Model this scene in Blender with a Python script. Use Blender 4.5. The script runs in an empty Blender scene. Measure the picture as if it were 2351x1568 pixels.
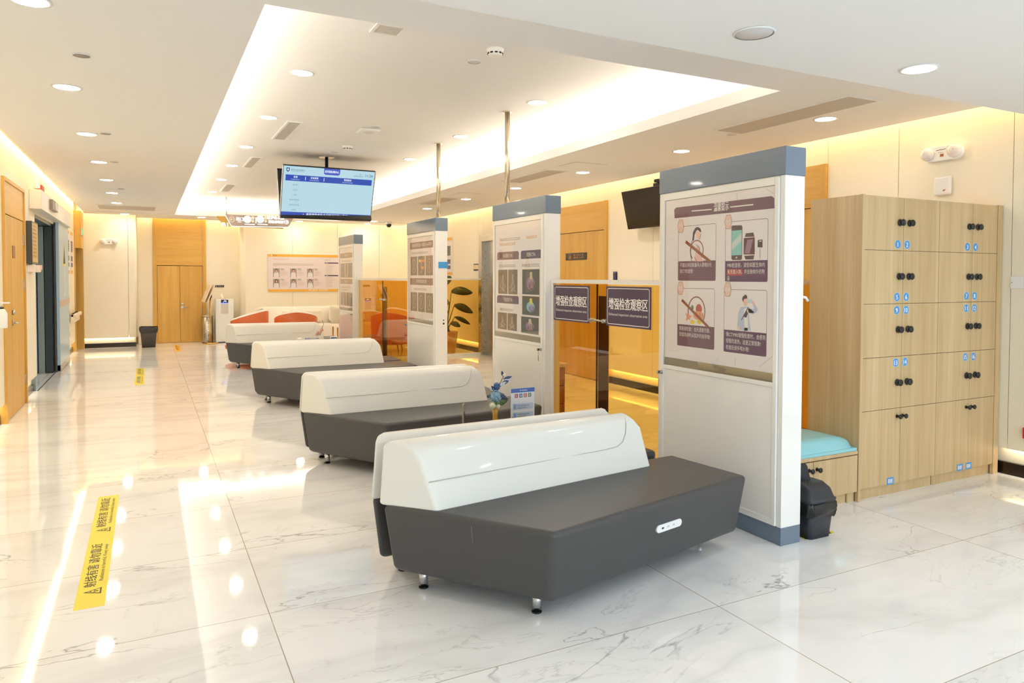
import bpy, bmesh, math, random
from mathutils import Vector, Matrix
random.seed(7)
SC = bpy.context.scene
COL = SC.collection
PI = math.pi

# ---------------------------------------------------------------- camera
FPX, CXP, CYP = 1642.1, 1175.5, 683.71
YAW, PIT, ROL, CAMH = 0.47069, 0.02818, 0.002674, 1.45
_cy, _sy, _cp, _sp = math.cos(YAW), math.sin(YAW), math.cos(PIT), math.sin(PIT)
FV = Vector((_sy * _cp, _cy * _cp, -_sp))
R0 = Vector((_cy, -_sy, 0)); U0 = R0.cross(FV)
RV = R0 * math.cos(ROL) + U0 * math.sin(ROL)
UV = -R0 * math.sin(ROL) + U0 * math.cos(ROL)
cam = bpy.data.cameras.new('camera'); camo = bpy.data.objects.new('camera', cam); COL.objects.link(camo)
m = Matrix.Identity(4)
for i in range(3):
    m[i][0], m[i][1], m[i][2] = RV[i], UV[i], -FV[i]
m[2][3] = CAMH
camo.matrix_world = m
cam.sensor_width = 36.0; cam.lens = FPX / 2351 * 36
cam.shift_y = -(784 - CYP) / 2351
cam.clip_start = 0.05; cam.clip_end = 100
SC.camera = camo

def at(u, v, ax, val):
    """where the sight line of a photo pixel meets the plane axis ax = val"""
    d = FV + RV * ((u - CXP) / FPX) - UV * ((v - CYP) / FPX)
    o = Vector((0, 0, CAMH))
    return o + d * ((val - o[ax]) / d[ax])

# ---------------------------------------------------------------- view, world, large lights
SC.view_settings.view_transform = 'Standard'
SC.view_settings.look = 'None'
SC.view_settings.exposure = 0.27
SC.view_settings.gamma = 1.0
SC.view_settings.use_curve_mapping = False
SC.cycles.use_denoising = True
SC.cycles.max_bounces = 10; SC.cycles.diffuse_bounces = 6; SC.cycles.glossy_bounces = 5
SC.cycles.transparent_max_bounces = 12; SC.cycles.transmission_bounces = 6
SC.cycles.sample_clamp_indirect = 6.0
SC.cycles.caustics_reflective = False; SC.cycles.caustics_refractive = False
w = bpy.data.worlds.new('World'); SC.world = w; w.use_nodes = True
w.node_tree.nodes['Background'].inputs[0].default_value = (0.75, 0.87, 1.0, 1)
w.node_tree.nodes['Background'].inputs[1].default_value = 1.0

def area(name, loc, sx, sy, power, col, direction, spread=PI):
    l = bpy.data.lights.new(name, 'AREA'); l.shape = 'RECTANGLE'; l.size = sx; l.size_y = sy
    l.energy = power; l.color = col; l.spread = spread
    o = bpy.data.objects.new(name, l); COL.objects.link(o); o.location = loc
    d = Vector(direction).normalized()
    o.rotation_euler = d.to_track_quat('-Z', 'Y').to_euler()
    return o
def strip(name, a, b, width, power, col, direction, spread=PI):
    """LED strip from a to b, its light leaving along direction"""
    a, b = Vector(a), Vector(b); L = (b - a).length; X = (b - a).normalized()
    Z = -Vector(direction).normalized(); Z = (Z - X * Z.dot(X)).normalized(); Y = Z.cross(X)
    l = bpy.data.lights.new(name, 'AREA'); l.shape = 'RECTANGLE'; l.size = L; l.size_y = width
    l.energy = power * L; l.color = col; l.spread = spread
    o = bpy.data.objects.new(name, l); COL.objects.link(o)
    mm = Matrix.Identity(4)
    for i in range(3): mm[i][0], mm[i][1], mm[i][2], mm[i][3] = X[i], Y[i], Z[i], (a[i] + b[i]) / 2
    o.matrix_world = mm
    return o
DAY = (0.62, 0.80, 1.0); WARM = (1.0, 0.72, 0.34); COVE = (1.0, 0.90, 0.74)
XL, XR = -1.264, 5.64                      # left and right wall
area('daylight_window', (2.6, -4.75, 1.25), 6.0, 1.9, 120, DAY, (0, 1, .30))
# cove around the raised ceiling, behind its upstand
strip('cove_led', (4.00, 3.3, 2.785), (4.00, 16.3, 2.785), .08, 11, COVE, (-.1, 0, 1))
strip('cove_led', (.32, 3.3, 2.785), (.32, 16.3, 2.785), .08, 7, COVE, (.1, 0, 1))
strip('cove_led', (.4, 16.24, 2.785), (3.9, 16.24, 2.785), .08, 11, COVE, (0, -.1, 1))
strip('cove_led', (.4, 3.33, 2.785), (3.9, 3.33, 2.785), .08, 2.5, COVE, (0, .1, 1))
# wall washers up in the slot between ceiling and walls
SW = 3.2
strip('slot_led', (XL + .075, 2.7, 2.87), (XL + .075, 16.6, 2.87), .13, SW, WARM, (0, 0, -1))
strip('slot_led', (XR - .075, 2.7, 2.87), (XR - .075, 16.8, 2.87), .13, SW, WARM, (0, 0, -1))
strip('slot_led', (XL + .1, 16.62, 2.87), (-.25, 16.62, 2.87), .13, SW, WARM, (0, 0, -1))
strip('slot_led', (-.15, 17.28, 2.87), (1.8, 17.28, 2.87), .13, SW * 1.3, WARM, (0, 0, -1))
strip('slot_led', (1.95, 16.86, 2.87), (XR - .1, 16.86, 2.87), .13, SW, WARM, (0, 0, -1))
# base niches, the strips tucked up behind the lower edge of the panels
NI = (1.0, 0.88, 0.66); NP = 1.7
for (a, b) in ((-3.5, 3.05), (3.95, 4.55), (6.05, 8.15), (9.8, 11.0), (12.3, 16.8)):
    strip('niche_led', (XR + .043, a, .235), (XR + .043, b, .235), .022, NP, NI, (0, 0, -1))
for (a, b) in ((3.0, 8.5), (10.0, 10.7), (14.9, 16.0)):
    strip('niche_led', (XL - .043, a, .235), (XL - .043, b, .235), .022, NP, NI, (0, 0, -1))
strip('niche_led', (-1.22, 16.743, .235), (-.25, 16.743, .235), .022, NP, NI, (0, 0, -1))
strip('niche_led', (2.0, 16.985, .235), (5.6, 16.985, .235), .022, NP, NI, (0, 0, -1))

# ---------------------------------------------------------------- materials
def lin(c):
    return tuple(((x / 255) / 12.92 if x / 255 <= .04045 else ((x / 255 + .055) / 1.055) ** 2.4) for x in c)
MATS = {}
def mat(name, rgb, rough=.5, metal=0., spec=.5, emit=0., coat=0., bump=0., bscale=60., ecol=None):
    if name in MATS: return MATS[name]
    mt = bpy.data.materials.new(name); mt.use_nodes = True; nt = mt.node_tree
    p = nt.nodes['Principled BSDF']; c = lin(rgb) + (1,)
    p.inputs['Base Color'].default_value = (.01, .01, .012, 1) if emit else c
    p.inputs['Roughness'].default_value = rough; p.inputs['Metallic'].default_value = metal
    p.inputs['Specular IOR Level'].default_value = spec
    p.inputs['Coat Weight'].default_value = coat; p.inputs['Coat Roughness'].default_value = .05
    if emit:
        p.inputs['Emission Color'].default_value = (lin(ecol) + (1,)) if ecol else c
        p.inputs['Emission Strength'].default_value = emit
    # a faint procedural unevenness, so that nothing is a flat colour
    tc = nt.nodes.new('ShaderNodeTexCoord'); n = nt.nodes.new('ShaderNodeTexNoise')
    n.inputs['Scale'].default_value = bscale; n.inputs['Detail'].default_value = 3
    nt.links.new(tc.outputs['Object'], n.inputs['Vector'])
    mr = nt.nodes.new('ShaderNodeMapRange')
    mr.inputs['To Min'].default_value = max(0., rough - .04); mr.inputs['To Max'].default_value = min(1., rough + .04)
    nt.links.new(n.outputs[0], mr.inputs['Value']); nt.links.new(mr.outputs[0], p.inputs['Roughness'])
    if bump:
        b = nt.nodes.new('ShaderNodeBump'); b.inputs['Strength'].default_value = bump; b.inputs['Distance'].default_value = .002
        nt.links.new(n.outputs[0], b.inputs['Height']); nt.links.new(b.outputs[0], p.inputs['Normal'])
    MATS[name] = mt
    return mt
def wood(name, c1, c2, scale=(22, 22, 1.1), rough=.42):
    mt = bpy.data.materials.new(name); mt.use_nodes = True; nt = mt.node_tree; p = nt.nodes['Principled BSDF']
    tc = nt.nodes.new('ShaderNodeTexCoord'); mp = nt.nodes.new('ShaderNodeMapping'); mp.inputs['Scale'].default_value = scale
    n = nt.nodes.new('ShaderNodeTexNoise'); n.inputs['Scale'].default_value = 1.6; n.inputs['Detail'].default_value = 8; n.inputs['Roughness'].default_value = .62
    n2 = nt.nodes.new('ShaderNodeTexNoise'); n2.inputs['Scale'].default_value = .35; n2.inputs['Detail'].default_value = 2
    mx = nt.nodes.new('ShaderNodeMath'); mx.operation = 'MULTIPLY_ADD'; mx.inputs[1].default_value = .55
    r = nt.nodes.new('ShaderNodeValToRGB')
    r.color_ramp.elements[0].position = .36; r.color_ramp.elements[1].position = .78
    r.color_ramp.elements[0].color = lin(c1) + (1,); r.color_ramp.elements[1].color = lin(c2) + (1,)
    nt.links.new(tc.outputs['Object'], mp.inputs[0]); nt.links.new(mp.outputs[0], n.inputs['Vector']); nt.links.new(mp.outputs[0], n2.inputs['Vector'])
    ad = nt.nodes.new('ShaderNodeMath'); ad.operation = 'MULTIPLY'; ad.inputs[1].default_value = .5
    nt.links.new(n2.outputs[0], ad.inputs[0]); nt.links.new(n.outputs[0], mx.inputs[0]); nt.links.new(ad.outputs[0], mx.inputs[2])
    nt.links.new(mx.outputs[0], r.inputs[0]); nt.links.new(r.outputs[0], p.inputs['Base Color'])
    p.inputs['Roughness'].default_value = rough
    MATS[name] = mt
    return mt
def amber_glass(name, tint, gl=1.5):
    """tinted clear sheet: sees through in amber, mirrors more at a flat angle"""
    mt = bpy.data.materials.new(name); mt.use_nodes = True; nt = mt.node_tree
    nt.nodes.remove(nt.nodes['Principled BSDF']); out = nt.nodes['Material Output']
    t = nt.nodes.new('ShaderNodeBsdfTransparent'); t.inputs[0].default_value = tint + (1,)
    g = nt.nodes.new('ShaderNodeBsdfGlossy'); g.inputs['Roughness'].default_value = .01; g.inputs[0].default_value = (.95, .9, .85, 1)
    f = nt.nodes.new('ShaderNodeFresnel'); ge = nt.nodes.new('ShaderNodeNewGeometry'); io = nt.nodes.new('ShaderNodeMapRange')
    io.inputs['To Min'].default_value = gl; io.inputs['To Max'].default_value = 1 / gl
    nt.links.new(ge.outputs['Backfacing'], io.inputs['Value']); nt.links.new(io.outputs[0], f.inputs[0])
    mx = nt.nodes.new('ShaderNodeMixShader')
    nt.links.new(f.outputs[0], mx.inputs[0]); nt.links.new(t.outputs[0], mx.inputs[1]); nt.links.new(g.outputs[0], mx.inputs[2])
    nt.links.new(mx.outputs[0], out.inputs[0])
    MATS[name] = mt
    return mt
def marble():
    mt = bpy.data.materials.new('polished_marble_tile'); mt.use_nodes = True; nt = mt.node_tree; L = nt.links; p = nt.nodes['Principled BSDF']
    def N(t, **k):
        n = nt.nodes.new(t)
        for a, b in k.items(): setattr(n, a, b)
        return n
    def M(op, a, b=None, c=None):
        n = N('ShaderNodeMath', operation=op)
        for i, x in enumerate((a, b, c)):
            if x is None: continue
            if isinstance(x, (int, float)): n.inputs[i].default_value = x
            else: L.new(x, n.inputs[i])
        return n.outputs[0]
    tc = N('ShaderNodeTexCoord'); sp = N('ShaderNodeSeparateXYZ'); L.new(tc.outputs['Object'], sp.inputs[0])
    TX, TY, GX, GY = 1.783, .82, .451, 2.367
    ux = M('DIVIDE', M('SUBTRACT', sp.outputs[0], GX), TX); uy = M('DIVIDE', M('SUBTRACT', sp.outputs[1], GY), TY)
    fx = M('MULTIPLY', M('ABSOLUTE', M('SUBTRACT', M('FRACT', ux), .5)), 2.); fy = M('MULTIPLY', M('ABSOLUTE', M('SUBTRACT', M('FRACT', uy), .5)), 2.)
    gx = M('GREATER_THAN', fx, 1 - .0042 / TX); gy = M('GREATER_THAN', fy, 1 - .0036 / TY)
    grout = M('MAXIMUM', gx, gy)
    # every tile its own veins
    off = N('ShaderNodeCombineXYZ'); L.new(M('MULTIPLY', M('FLOOR', ux), 3.7), off.inputs[0]); L.new(M('MULTIPLY', M('FLOOR', uy), 5.3), off.inputs[1])
    vm = N('ShaderNodeVectorMath', operation='ADD'); L.new(tc.outputs['Object'], vm.inputs[0]); L.new(off.outputs[0], vm.inputs[1])
    rot = N('ShaderNodeMapping'); rot.inputs['Rotation'].default_value = (0, 0, -.5); rot.inputs['Scale'].default_value = (.55, 1.5, 1); L.new(vm.outputs[0], rot.inputs[0])
    def vein(scale, width, dist, detail=5):
        n = N('ShaderNodeTexNoise'); n.inputs['Scale'].default_value = scale; n.inputs['Detail'].default_value = detail; n.inputs['Roughness'].default_value = .55
        n.inputs['Distortion'].default_value = dist; L.new(rot.outputs[0], n.inputs['Vector'])
        d = M('ABSOLUTE', M('SUBTRACT', n.outputs[0], .5))
        r = N('ShaderNodeMapRange'); r.inputs['From Min'].default_value = 0; r.inputs['From Max'].default_value = width
        r.inputs['To Min'].default_value = 1; r.inputs['To Max'].default_value = 0; L.new(d, r.inputs['Value'])
        return M('POWER', r.outputs[0], 2.)
    msk = N('ShaderNodeTexNoise'); msk.inputs['Scale'].default_value = 1.5; msk.inputs['Detail'].default_value = 2; L.new(rot.outputs[0], msk.inputs['Vector'])
    mk = N('ShaderNodeMapRange'); mk.inputs['From Min'].default_value = .42; mk.inputs['From Max'].default_value = .66; L.new(msk.outputs[0], mk.inputs['Value'])
    v1 = M('MULTIPLY', vein(1.1, .008, .6, 6), mk.outputs[0]); v2 = M('MULTIPLY', vein(2.4, .010, 1.0, 5), .35)
    v3 = M('MULTIPLY', vein(.8, .10, .5, 4), .16)
    vs = M('MINIMUM', M('ADD', M('ADD', M('MULTIPLY', v1, .8), M('MULTIPLY', v2, mk.outputs[0])), v3), 1.)
    c1 = N('ShaderNodeMix', data_type='RGBA'); c1.inputs['A'].default_value = lin((246, 246, 246)) + (1,); c1.inputs['B'].default_value = lin((140, 138, 138)) + (1,); L.new(vs, c1.inputs['Factor'])
    c2 = N('ShaderNodeMix', data_type='RGBA'); c2.inputs['B'].default_value = lin((176, 164, 146)) + (1,); L.new(c1.outputs['Result'], c2.inputs['A']); L.new(grout, c2.inputs['Factor'])
    L.new(c2.outputs['Result'], p.inputs['Base Color'])
    p.inputs['Roughness'].default_value = .045; p.inputs['IOR'].default_value = 1.55
    wv = N('ShaderNodeTexNoise'); wv.inputs['Scale'].default_value = 1.7; wv.inputs['Detail'].default_value = 1; L.new(vm.outputs[0], wv.inputs['Vector'])
    b = N('ShaderNodeBump'); b.inputs['Strength'].default_value = .05; b.inputs['Distance'].default_value = .012; L.new(wv.outputs[0], b.inputs['Height']); L.new(b.outputs[0], p.inputs['Normal'])
    return mt

M_FLOOR = marble()
M_CEIL = mat('ceiling_paint', (240, 239, 238), .8, bump=.02, bscale=300)
M_WALL = mat('cream_wall_panel', (240, 232, 212), .45, bump=.02, bscale=200)
M_SEAM = mat('panel_seam', (150, 120, 82), .6)
M_SKIRT = mat('dark_metal_skirting', (58, 48, 38), .18, .8)
M_WOOD = wood('honey_veneer', (194, 146, 60), (219, 177, 88))
M_WOODH = wood('honey_veneer_crosswise', (198, 150, 60), (221, 178, 88), (1.2, 1.2, 26))
M_OAK = wood('pale_oak_laminate', (188, 158, 112), (220, 194, 152), (30, 30, .9), .4)
M_GAP = mat('shadow_gap', (70, 52, 30), .8)
M_GREY = mat('charcoal_leather', (70, 69, 70), .42, bump=.25, bscale=420)
M_IVORY = mat('ivory_leather', (232, 230, 222), .36, coat=.25, bump=.06, bscale=260)
M_STITCH = mat('stitching_thread', (196, 190, 178), .6)
M_GSTITCH = mat('grey_stitching', (112, 110, 108), .6)
M_CHROME = mat('chrome', (215, 215, 218), .12, 1.)
M_STEEL = mat('brushed_steel', (190, 186, 178), .28, 1.)
M_POLE = mat('polished_pole', (222, 208, 184), .2, .85)
M_BRASS = mat('brass', (205, 165, 95), .25, 1.)
M_WHITE = mat('white_plastic', (236, 236, 234), .35)
M_BLACK = mat('black_plastic', (26, 26, 28), .35)
M_BOARD = mat('white_lacquered_metal', (240, 238, 233), .16, coat=.4)
M_CAP = mat('slate_blue_lacquer', (106, 121, 138), .22, coat=.5, bump=.25, bscale=90)
M_PAPER = mat('poster_paper', (246, 240, 240), .5)
M_FILM = amber_glass('poster_window', (.99, .99, .99), 1.40)
M_PURP = mat('poster_purple', (92, 52, 98), .5)
M_PURP2 = mat('poster_mauve', (110, 76, 100), .5)
M_INK = mat('ink_white', (244, 242, 240), .5)
M_LAMP = mat('lit_diffuser', (255, 250, 240), .5, emit=80., ecol=(255, 246, 232))
M_LAMP2 = mat('lit_diffuser_neutral', (255, 255, 255), .5, emit=66., ecol=(240, 247, 255))
M_AMBER = amber_glass('amber_glass', (.92, .76, .39), 1.5)
M_YEL = mat('yellow_tape', (232, 214, 44), .4)
M_TXT = mat('dark_print', (60, 52, 30), .5)
M_BLUE = mat('sticker_blue', (66, 150, 214), .4)
M_DARK = mat('dark_void', (40, 42, 42), .5)
def C(name, rgb, **k): return mat(name, rgb, **k)

# ---------------------------------------------------------------- mesh builder
TXT = {}
def glyphs(s):
    if s not in TXT:
        cu = bpy.data.curves.new('t', 'FONT'); cu.body = s; cu.size = 1; cu.resolution_u = 2
        o = bpy.data.objects.new('t', cu); COL.objects.link(o)
        dg = bpy.context.evaluated_depsgraph_get()
        me = bpy.data.meshes.new_from_object(o.evaluated_get(dg))
        vs = [v.co.copy() for v in me.vertices]; fs = [tuple(p.vertices) for p in me.polygons]
        COL.objects.unlink(o); bpy.data.objects.remove(o); bpy.data.curves.remove(cu); bpy.data.meshes.remove(me)
        if vs:
            x0 = min(v.x for v in vs); x1 = max(v.x for v in vs); y0 = min(v.y for v in vs); y1 = max(v.y for v in vs)
        else: x0 = x1 = y0 = y1 = 0
        TXT[s] = (vs, fs, x0, x1, y0, y1)
    return TXT[s]
class MB:
    def __init__(s): s.v = []; s.f = []; s.mi = []; s.sm = []; s.mats = []
    def mid(s, m):
        if m not in s.mats: s.mats.append(m)
        return s.mats.index(m)
    def add(s, vs, fs, m, smooth=False):
        b = len(s.v); s.v.extend([tuple(v) for v in vs]); k = s.mid(m)
        for f in fs: s.f.append(tuple(b + i for i in f)); s.mi.append(k); s.sm.append(smooth)
        return s
    def box(s, x0, y0, z0, x1, y1, z1, m):
        x0, x1 = min(x0, x1), max(x0, x1); y0, y1 = min(y0, y1), max(y0, y1); z0, z1 = min(z0, z1), max(z0, z1)
        vs = [(x0, y0, z0), (x1, y0, z0), (x1, y1, z0), (x0, y1, z0), (x0, y0, z1), (x1, y0, z1), (x1, y1, z1), (x0, y1, z1)]
        return s.add(vs, [(0, 3, 2, 1), (4, 5, 6, 7), (0, 1, 5, 4), (1, 2, 6, 5), (2, 3, 7, 6), (3, 0, 4, 7)], m)
    def hexa(s, bot, top, m):
        n = len(bot)
        return s.add(list(bot) + list(top), [tuple(range(n - 1, -1, -1)), tuple(range(n, 2 * n))] + [(i, (i + 1) % n, n + (i + 1) % n, n + i) for i in range(n)], m)
    def cyl(s, p0, p1, r0, m, n=16, r1=None, smooth=True):
        r1 = r0 if r1 is None else r1
        p0, p1 = Vector(p0), Vector(p1); d = (p1 - p0).normalized(); a = d.orthogonal().normalized(); b = d.cross(a)
        ring = lambda p, r: [p + (a * math.cos(2 * PI * i / n) + b * math.sin(2 * PI * i / n)) * r for i in range(n)]
        vs = ring(p0, r0) + ring(p1, r1)
        s.add(vs, [(i, (i + 1) % n, n + (i + 1) % n, n + i) for i in range(n)], m, smooth)
        k = len(s.v) - 2 * n
        for f in (tuple(k + i for i in range(n - 1, -1, -1)), tuple(k + n + i for i in range(n))): s.f.append(f); s.mi.append(s.mid(m)); s.sm.append(False)
        return s
    def tube(s, pts, r, m, n=8):
        pts = [Vector(p) for p in pts]; N = len(pts); vs = []; rr = r if isinstance(r, (list, tuple)) else [r] * N
        d = (pts[1] - pts[0]).normalized(); a = d.orthogonal().normalized()
        for i, p in enumerate(pts):
            t = (pts[min(i + 1, N - 1)] - pts[max(i - 1, 0)]).normalized(); a = (a - t * a.dot(t)).normalized(); b = t.cross(a)
            vs += [p + (a * math.cos(2 * PI * k / n) + b * math.sin(2 * PI * k / n)) * rr[i] for k in range(n)]
        fs = [(i * n + k, i * n + (k + 1) % n, (i + 1) * n + (k + 1) % n, (i + 1) * n + k) for i in range(N - 1) for k in range(n)]
        fs += [tuple(range(n - 1, -1, -1)), tuple((N - 1) * n + k for k in range(n))]
        return s.add(vs, fs, m, True)
    def lathe(s, prof, m, n=24, o=(0, 0, 0), M=None, caps=True):
        vs = []
        for r, z in prof:
            for k in range(n): vs.append(Vector((r * math.cos(2 * PI * k / n), r * math.sin(2 * PI * k / n), z)))
        if M: vs = [M @ v for v in vs]
        vs = [v + Vector(o) for v in vs]; N = len(prof)
        fs = [(i * n + k, i * n + (k + 1) % n, (i + 1) * n + (k + 1) % n, (i + 1) * n + k) for i in range(N - 1) for k in range(n)]
        if caps: fs += [tuple(range(n - 1, -1, -1)), tuple((N - 1) * n + k for k in range(n))]
        return s.add(vs, fs, m, True)
    def ball(s, c, r, m, n=12, sc=(1, 1, 1)):
        prof = [(max(1e-4, math.sin(PI * i / n)) * r, -math.cos(PI * i / n) * r) for i in range(n + 1)]
        return s.lathe(prof, m, n * 2 if n < 8 else 20, c, Matrix.Diagonal(sc).to_3x3())
    def build(s, name, parent=None, loc=None, bevel=0, seg=2, sub=0, wn=False):
        me = bpy.data.meshes.new(name); me.from_pydata(s.v, [], s.f)
        for mt in s.mats: me.materials.append(mt)
        me.polygons.foreach_set('material_index', s.mi); me.polygons.foreach_set('use_smooth', s.sm); me.update()
        o = bpy.data.objects.new(name, me); COL.objects.link(o)
        if parent is not None: o.parent = parent
        if loc is not None: o.location = loc
        if bevel:
            for p in me.polygons: p.use_smooth = True
            b = o.modifiers.new('bevel', 'BEVEL'); b.width = bevel; b.segments = seg; b.limit_method = 'ANGLE'; b.angle_limit = .5
            b.harden_normals = True
        if sub:
            q = o.modifiers.new('sub', 'SUBSURF'); q.levels = sub; q.render_levels = sub
        return o
class Art:
    """flat print laid on a surface: X to the reader's right, Y up, layers a hair apart"""
    def __init__(s, O, X, Y, mb=None, step=.0004):
        s.O, s.X, s.Y = Vector(O), Vector(X).normalized(), Vector(Y).normalized(); s.N = s.X.cross(s.Y); s.mb = mb or MB(); s.st = step
    def P(s, x, y, l): return s.O + s.X * x + s.Y * y + s.N * (l * s.st)
    def poly(s, pts, m, l=1): s.mb.add([s.P(x, y, l) for x, y in pts], [tuple(range(len(pts)))], m); return s
    def rect(s, x0, y0, x1, y1, m, l=1): return s.poly([(x0, y0), (x1, y0), (x1, y1), (x0, y1)], m, l)
    def circ(s, x, y, rx, m, l=1, ry=None, n=24):
        ry = ry or rx; return s.poly([(x + rx * math.cos(2 * PI * i / n), y + ry * math.sin(2 * PI * i / n)) for i in range(n)], m, l)
    def ring(s, x, y, rx, ry, w, m, l=1, n=28, a0=0, a1=2 * PI):
        vs = []
        for i in range(n + 1):
            a = a0 + (a1 - a0) * i / n
            vs += [s.P(x + rx * math.cos(a), y + ry * math.sin(a), l), s.P(x + (rx - w) * math.cos(a), y + (ry - w) * math.sin(a), l)]
        s.mb.add(vs, [(2 * i, 2 * i + 2, 2 * i + 3, 2 * i + 1) for i in range(n)], m); return s
    def line(s, pts, w, m, l=1):
        for (x0, y0), (x1, y1) in zip(pts, pts[1:]):
            d = math.hypot(x1 - x0, y1 - y0) or 1e-9; nx, ny = -(y1 - y0) / d * w / 2, (x1 - x0) / d * w / 2
            s.poly([(x0 + nx, y0 + ny), (x0 - nx, y0 - ny), (x1 - nx, y1 - ny), (x1 + nx, y1 + ny)], m, l)
        return s
    def frame(s, x0, y0, x1, y1, w, m, l=1, r=0):
        if r:
            pts = []
            for cx, cy, a in ((x1 - r, y0 + r, -PI / 2), (x1 - r, y1 - r, 0), (x0 + r, y1 - r, PI / 2), (x0 + r, y0 + r, PI)):
                pts += [(cx + r * math.cos(a + PI / 2 * k / 4), cy + r * math.sin(a + PI / 2 * k / 4)) for k in range(5)]
        else: pts = [(x0, y0), (x1, y0), (x1, y1), (x0, y1)]
        return s.line(pts + [pts[0]], w, m, l)
    def text(s, t, x, y, h, m, l=2, w=None, align='c', bold=0):
        """h: cap height of the line, w: total width to fit"""
        vs, fs, x0, x1, y0, y1 = glyphs(t)
        if not vs: return s
        k = h / .72; kx = (w / (x1 - x0)) if w else k; W = (x1 - x0) * kx
        ox = x - (W / 2 if align == 'c' else (W if align == 'r' else 0))
        for dx in ((0,) if not bold else (-bold, bold, 0)):
            s.mb.add([s.P(ox + (v.x - x0) * kx + dx, y + v.y * k, l + (0.2 * dx / bold if bold else 0)) for v in vs], fs, m)
        return s
    def marks(s, x, y, h, n, m, l=2, gap=.35, seed=0):
        """print too small to read: a row of small strokes"""
        rnd = random.Random(seed + n)
        for i in range(n):
            xx = x + i * h * (1 + gap)
            k = rnd.random()
            s.rect(xx, y, xx + h, y + h * .22, m, l); s.rect(xx, y + h * .78, xx + h, y + h, m, l)
            s.rect(xx + h * (.2 + .4 * k), y, xx + h * (.4 + .4 * k), y + h, m, l)
            if k > .4: s.rect(xx, y + h * .4, xx + h, y + h * .58, m, l)
        return s

# ---------------------------------------------------------------- naming
def tag(o, label, cat, group=None, kind=None):
    o['label'] = label; o['category'] = cat
    if group: o['group'] = group
    if kind: o['kind'] = kind
    return o
def thing(name, label, cat, loc=(0, 0, 0), rz=0, group=None):
    o = bpy.data.objects.new(name, None); COL.objects.link(o); o.location = loc; o.rotation_euler = (0, 0, rz); o.empty_display_size = .1
    return tag(o, label, cat, group)
def struct(o): o['kind'] = 'structure'; return o
def dup(root, loc, rz=0, label=None, group=None, scale=None):
    r = root.copy(); COL.objects.link(r); r.location = loc; r.rotation_euler = (0, 0, rz)
    if scale: r.scale = scale
    if label: r['label'] = label
    if group: r['group'] = group
    for ch in list(root.children):
        c = ch.copy(); COL.objects.link(c); c.parent = r
        for g in ch.children:
            d = g.copy(); COL.objects.link(d); d.parent = c
    return r
ORD = ['first', 'second', 'third', 'fourth', 'fifth', 'sixth', 'seventh', 'eighth', 'ninth', 'tenth']

# ================================================================ the setting
ZC, ZN, ZU, YB = 2.718, 2.50, 3.05, 2.573
struct(MB().box(XL - .3, -5.2, -.06, XR + .3, 17.7, 0, M_FLOOR).build('floor'))
b = MB()
b.box(XL + .15, YB, ZC, .498, 16.05, ZC + .04, M_CEIL).box(3.827, YB, ZC, XR - .15, 16.05, ZC + .04, M_CEIL)
b.box(.498, YB, ZC, 3.827, 3.521, ZC + .04, M_CEIL)
z = ZC - .014
b.box(XL + .15, 16.05, z, -.2, 16.55, ZC + .04, M_CEIL).box(-.2, 16.05, z, 1.85, 17.2, ZC + .04, M_CEIL).box(1.85, 16.05, z, XR - .15, 16.8, ZC + .04, M_CEIL)
# raised part: upstand round the opening, side walls, upper slab
t = .025; zl = 2.812
b.box(.498 - t, 3.521 - t, ZC + .04, .498, 16.05 + t, zl, M_CEIL).box(3.827, 3.521 - t, ZC + .04, 3.827 + t, 16.05 + t, zl, M_CEIL)
b.box(.498, 3.521 - t, ZC + .04, 3.827, 3.521, zl, M_CEIL).box(.498, 16.05, ZC + .04, 3.827, 16.05 + t, zl, M_CEIL)
b.box(.06, 3.10, ZC + .04, .12, 16.46, ZU, M_CEIL).box(4.2, 3.10, ZC + .04, 4.26, 16.46, ZU, M_CEIL)
b.box(.12, 3.10, ZC + .04, 4.2, 3.15, ZU, M_CEIL).box(.12, 16.41, ZC + .04, 4.2, 16.46, ZU, M_CEIL)
b.box(.06, 3.10, ZU, 4.26, 16.46, ZU + .05, M_CEIL)
# lower front part and the outer roof over the light slots
b.box(XL - .3, -5.2, ZN, XR + .3, YB, ZN + .05, M_CEIL).box(XL - .3, YB, ZN, XR + .3, YB + .04, 3.0, M_CEIL)
b.box(XL - .3, YB, 2.93, .06, 17.7, 2.98, M_CEIL).box(4.26, YB, 2.93, XR + .3, 17.7, 2.98, M_CEIL).box(.06, 16.46, 2.93, 4.26, 17.7, 2.98, M_CEIL)
struct(b.build('ceiling'))

def panels(mb, fixed, sgn, ends, z0, z1, axis='x', gap=.005, th=.03):
    """wall cladding: separate panels with open joints over a backing sheet"""
    for a, c in zip(ends, ends[1:]):
        if axis == 'x': mb.box(fixed, a + gap / 2, z0, fixed + sgn * th, c - gap / 2, z1, M_WALL)
        else: mb.box(a + gap / 2, fixed, z0, c - gap / 2, fixed + sgn * th, z1, M_WALL)
ZP = .198
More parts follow.
